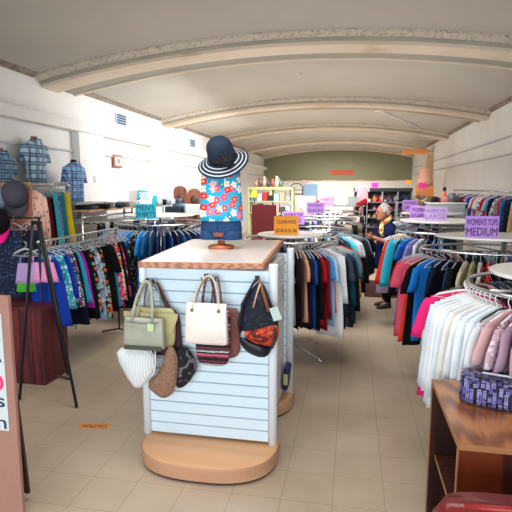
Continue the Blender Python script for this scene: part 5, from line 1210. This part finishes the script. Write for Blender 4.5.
# shelf units of mixed goods behind the right racks
t = thing('wire_shelving', 'grey wire shelving of small goods behind the denim sign', 'shelf', (1.75, 12.2, 0))
for z in (.6, .95, 1.25, 1.52): MB().box((0, 0, z), (1.5, .45, .02)).build('shelf_board', M['zinc'], t)
for sx in (-.73, 0, .73): MB().box((sx, 0, .77), (.03, .42, 1.54)).build('upright', M['zinc'], t)
mix = [('cream', '#d9d2c2'), ('black', '#15161a'), ('brown', '#6a4630'), ('white', '#dddddd'), ('grey', '#80868c'), ('pink', '#d98c9c'), ('navy', '#22304c'), ('tan', '#b49370')]
for li, z in enumerate((.95, 1.25)):
    for i in range(8):
        a = mix[(i*3+li) % 8]; b_ = mix[((i+1)*3+li) % 8]
        box_item('%s shoe box on the %s wire shelf%s' % (a[0], ('middle', 'upper')[li], (', left of the %s box' % b_[0]) if i < 7 else ', at its right end'), (1.75-.64+.18*i, 12.15, z+.011), (.15, .28, .12+.04*(i % 3)), a[1], group='boxes on the wire shelving')
for i in range(8):
    a, b_ = SC[(i*7) % 12], SC[((i+1)*7) % 12]
    o = bpy.data.objects.new('shoe', shoe_me); COL.objects.link(o)
    o.material_slots[0].link = 'OBJECT'; o.material_slots[0].material = C(a[1])
    o.location = (1.75-.64+.18*i, 12.1, 1.531); o.rotation_euler = (0, 0, .6*((i % 3)-1)+PI/2)
    tag(o, uniq('%s shoe on top of the wire shelving%s' % (a[0], (', left of a %s one' % b_[0]) if i < 7 else ', at its right end')), 'shoe', 'shoes on the wire shelving')
t = thing('cardboard_carton', 'pale grey-green carton on the back shelving under the orange notice', 'box', (1.62, 15.6, 1.45))
MB().box((0, 0, .2), (.28, .3, .42)).build('carton', plain('grey_green_carton', hx('#9c9a82'), .6), t, bevel=.005)
MB().box((0, 0, -.72), (.3, .3, 1.43)).build('pedestal', M['zinc'], t)
t = thing('orange_notice', 'small orange notice standing above the pale carton', 'sign', (1.62, 15.5, 2.02))
MB().box((0, 0, 0), (.17, .01, .12)).build('card', M['orange_sign'], t)
MB().box((0, .01, -.08), (.02, .01, .14)).build('holder', M['zinc'], t)
t = thing('carton_stack', 'tall stack of peach and orange cartons beside the cream column', 'carton stack', (2.18, 16.2, 0))
MB().box((0, 0, .8), (.55, .4, 1.6)).build('base_carton', plain('lower_crate', hx('#8a7a6a'), .6), t, bevel=.01)
MB().box((0, 0, 1.76), (.50, .35, .32)).build('orange_carton', plain('orange_carton', hx('#e08a4c'), .6), t, bevel=.01)
MB().lathe([(.24, 1.92), (.25, 2.1), (.20, 2.18), (.19, 2.40), (.14, 2.46)], n=16).build('peach_drum', plain('peach_drum', hx('#dba58c'), .6), t, smooth=True)
t = thing('pink_notice', 'hot pink notice in front of the orange carton stack', 'sign', (1.98, 15.2, 1.92))
MB().box((0, 0, 0), (.20, .01, .17)).build('card', M['pink_sign'], t)
MB().box((0, .01, -.98), (.02, .01, 1.87)).build('holder', M['zinc'], t)
text('lettering', 'SALE', .07, M['ink_red'], t, (0, -.008, 0), (PI/2, 0, 0), .13)
# white cabinet with hats, right
t = thing('white_cabinet', "tall pale cabinet with hats on top, behind the women's large sign", 'cabinet', (1.66, 9.6, 0))
MB().box((0, 0, .79), (.62, .45, 1.55)).build('body', plain('pale_cabinet', hx('#a9afb4'), .5), t, bevel=.01)
MB().box((0, 0, 1.58), (.66, .5, .025)).build('top', M['disc'], t, bevel=.004)
for s in (-1, 1): 
    dd = MB().box((s*.155, -.235, .8), (.29, .02, 1.4)).build('door', plain('pale_cabinet_door', hx('#9aa1a8'), .5), t, bevel=.004)
    MB().ell((s*.03, -.255, .8), (.012, .012, .03), 8, 5).build('knob', M['zinc'], dd)
def hat_(lab, c, col, r=.12):
    t = thing('brimmed_hat', uniq(lab), 'hat', c, 0, 'hats on the pale cabinet')
    MB().lathe([(r, 0), (r, .008), (r*.55, .014)], n=20).build('brim', C(col), t, smooth=True)
    MB().lathe([(r*.56, .01), (r*.54, .07), (r*.4, .10), (r*.1, .105)], n=18).build('crown', C(col), t, smooth=True)
hat_('dark brown brimmed hat, leftmost on the pale cabinet', (1.46, 9.5, 1.593), '#3a2420')
hat_('rose brimmed hat between two darker hats on pale cabinet', (1.66, 9.5, 1.593), '#b98a80', .11)
hat_('brown brimmed hat at right end of the pale cabinet', (1.88, 9.5, 1.593), '#5c3c34')
t = thing('doll_figure', 'small figurine with dark head standing behind hats on pale cabinet', 'figurine', (1.66, 9.72, 1.593))
MB().lathe([(.05, 0), (.06, .03), (.035, .16), (.02, .2)], n=14).build('gown', plain('coral_gown', hx('#d8705c'), .6), t, smooth=True)
MB().ell((0, 0, .235), (.035, .035, .042), 12, 8).build('head', M['dark'], t, smooth=True)
t = thing('glass_dish', 'grey domed dish beside the figurine on the pale cabinet', 'dish', (1.80, 9.70, 1.593))
MB().lathe([(.07, 0), (.09, .06), (.07, .14), (.02, .17)], n=18).build('dome', plain('grey_glass', hx('#5f6f80'), .2), t, smooth=True)
MB().lathe([(.02, .17), (.012, .19)], n=10).build('knob', M['zinc'], t)
# boxes and hanging decoration atop middle far racks
for i, (nn, h_, x) in enumerate((('white', '#d6d9da', -.28), ('silver', '#a8afb4', .02), ('black', '#1a1c22', -.62))):
    box_item('%s carton on the far racks below the back wall, %s' % (nn, ('in the middle', 'on the right', 'on the left')[i]), (x, 12.9, 1.42), (.26, .3, .2), h_, group='cartons on the far table')
t = thing('goods_table', 'long grey table of cartons and shoes at the far end', 'table', (-.35, 12.9, 0))
MB().box((0, 0, 1.405), (1.3, .6, .03)).build('table_top', M['grey_shelf'], t)
for sx in (-.6, .6):
    for sy in (-.25, .25): MB().tube([(sx, sy, 1.39), (sx, sy, .01)], .02, 8).build('leg', M['zinc'], t)
for i, (x, s) in enumerate(((-.70, 'left'), (.22, 'right'))):
    o = bpy.data.objects.new('shoe', shoe_me); COL.objects.link(o); o.material_slots[0].link = 'OBJECT'; o.material_slots[0].material = C('#b8262c')
    o.location = (x-.15 if i == 0 else x, 12.6+.5*i*0, 1.4215); o.scale = (1.4, 1.4, 1.6); o.rotation_euler = (0, 0, .8)
    tag(o, uniq('red high shoe on the far grey table, at its %s end' % s), 'shoe', 'shoes on the far table')

# ------------------------------------------------------------------ lights, world, camera
w = bpy.data.worlds.new('world'); sc.world = w; w.use_nodes = True
w.node_tree.nodes['Background'].inputs[0].default_value = (.85, .93, 1, 1); w.node_tree.nodes['Background'].inputs[1].default_value = 1.2
def area(name, loc, size, power, rot=(0, 0, 0), col=(1, 1, 1), spread=180):
    l = bpy.data.lights.new(name, 'AREA'); l.shape = 'RECTANGLE'; l.size, l.size_y = size; l.energy = power; l.color = col; l.spread = math.radians(spread)
    o = bpy.data.objects.new(name, l); COL.objects.link(o); o.location = loc; o.rotation_euler = rot; return o
for i, (y, p) in enumerate(((2.9, 34), (6.0, 80), (9.2, 140), (13.9, 150), (18.6, 120), (23.0, 75))):
    area('overhead_fill', (XC, y, 3.3), (2.8, 1.2), p, ((.15 if i == 0 else .55), 0, 0), (1, .97, .93), 125)  # added fill lights without fixtures, tilted to brighten camera-facing surfaces
    if i: area('upward_fill', (XC, y+.2, 2.3), (5.5, 3.0), (0, 20, 34, 36, 32, 20)[i], (PI, 0, 0), (1, .95, .9))  # added upward fill that brightens the ceiling, no fixture there
area('shopfront_fill', (-.8, -2.3, 1.4), (5.0, 1.6), 200, (PI/2-.12, 0, 0), (.86, .94, 1))  # added fill behind the camera, standing in for unseen shop windows
area('left_wall_fill', (-2.2, 11.5, 2.9), (.8, 7), 115, (0, math.radians(74), 0), (1, 1, 1), 130)  # added fill aimed at the left wall to bleach it, no real lamp

cam = bpy.data.cameras.new('camera'); co = bpy.data.objects.new('camera', cam); COL.objects.link(co)
cam.sensor_width = 36; cam.lens = 495/512*36; cam.clip_start = .05; cam.clip_end = 200
co.location = (0, 0, H); co.rotation_euler = (PI/2-.13652, 0, .19175)
sc.camera = co
sc.view_settings.view_transform = 'Standard'; sc.view_settings.look = 'None'; sc.view_settings.exposure = .12; sc.view_settings.gamma = 1
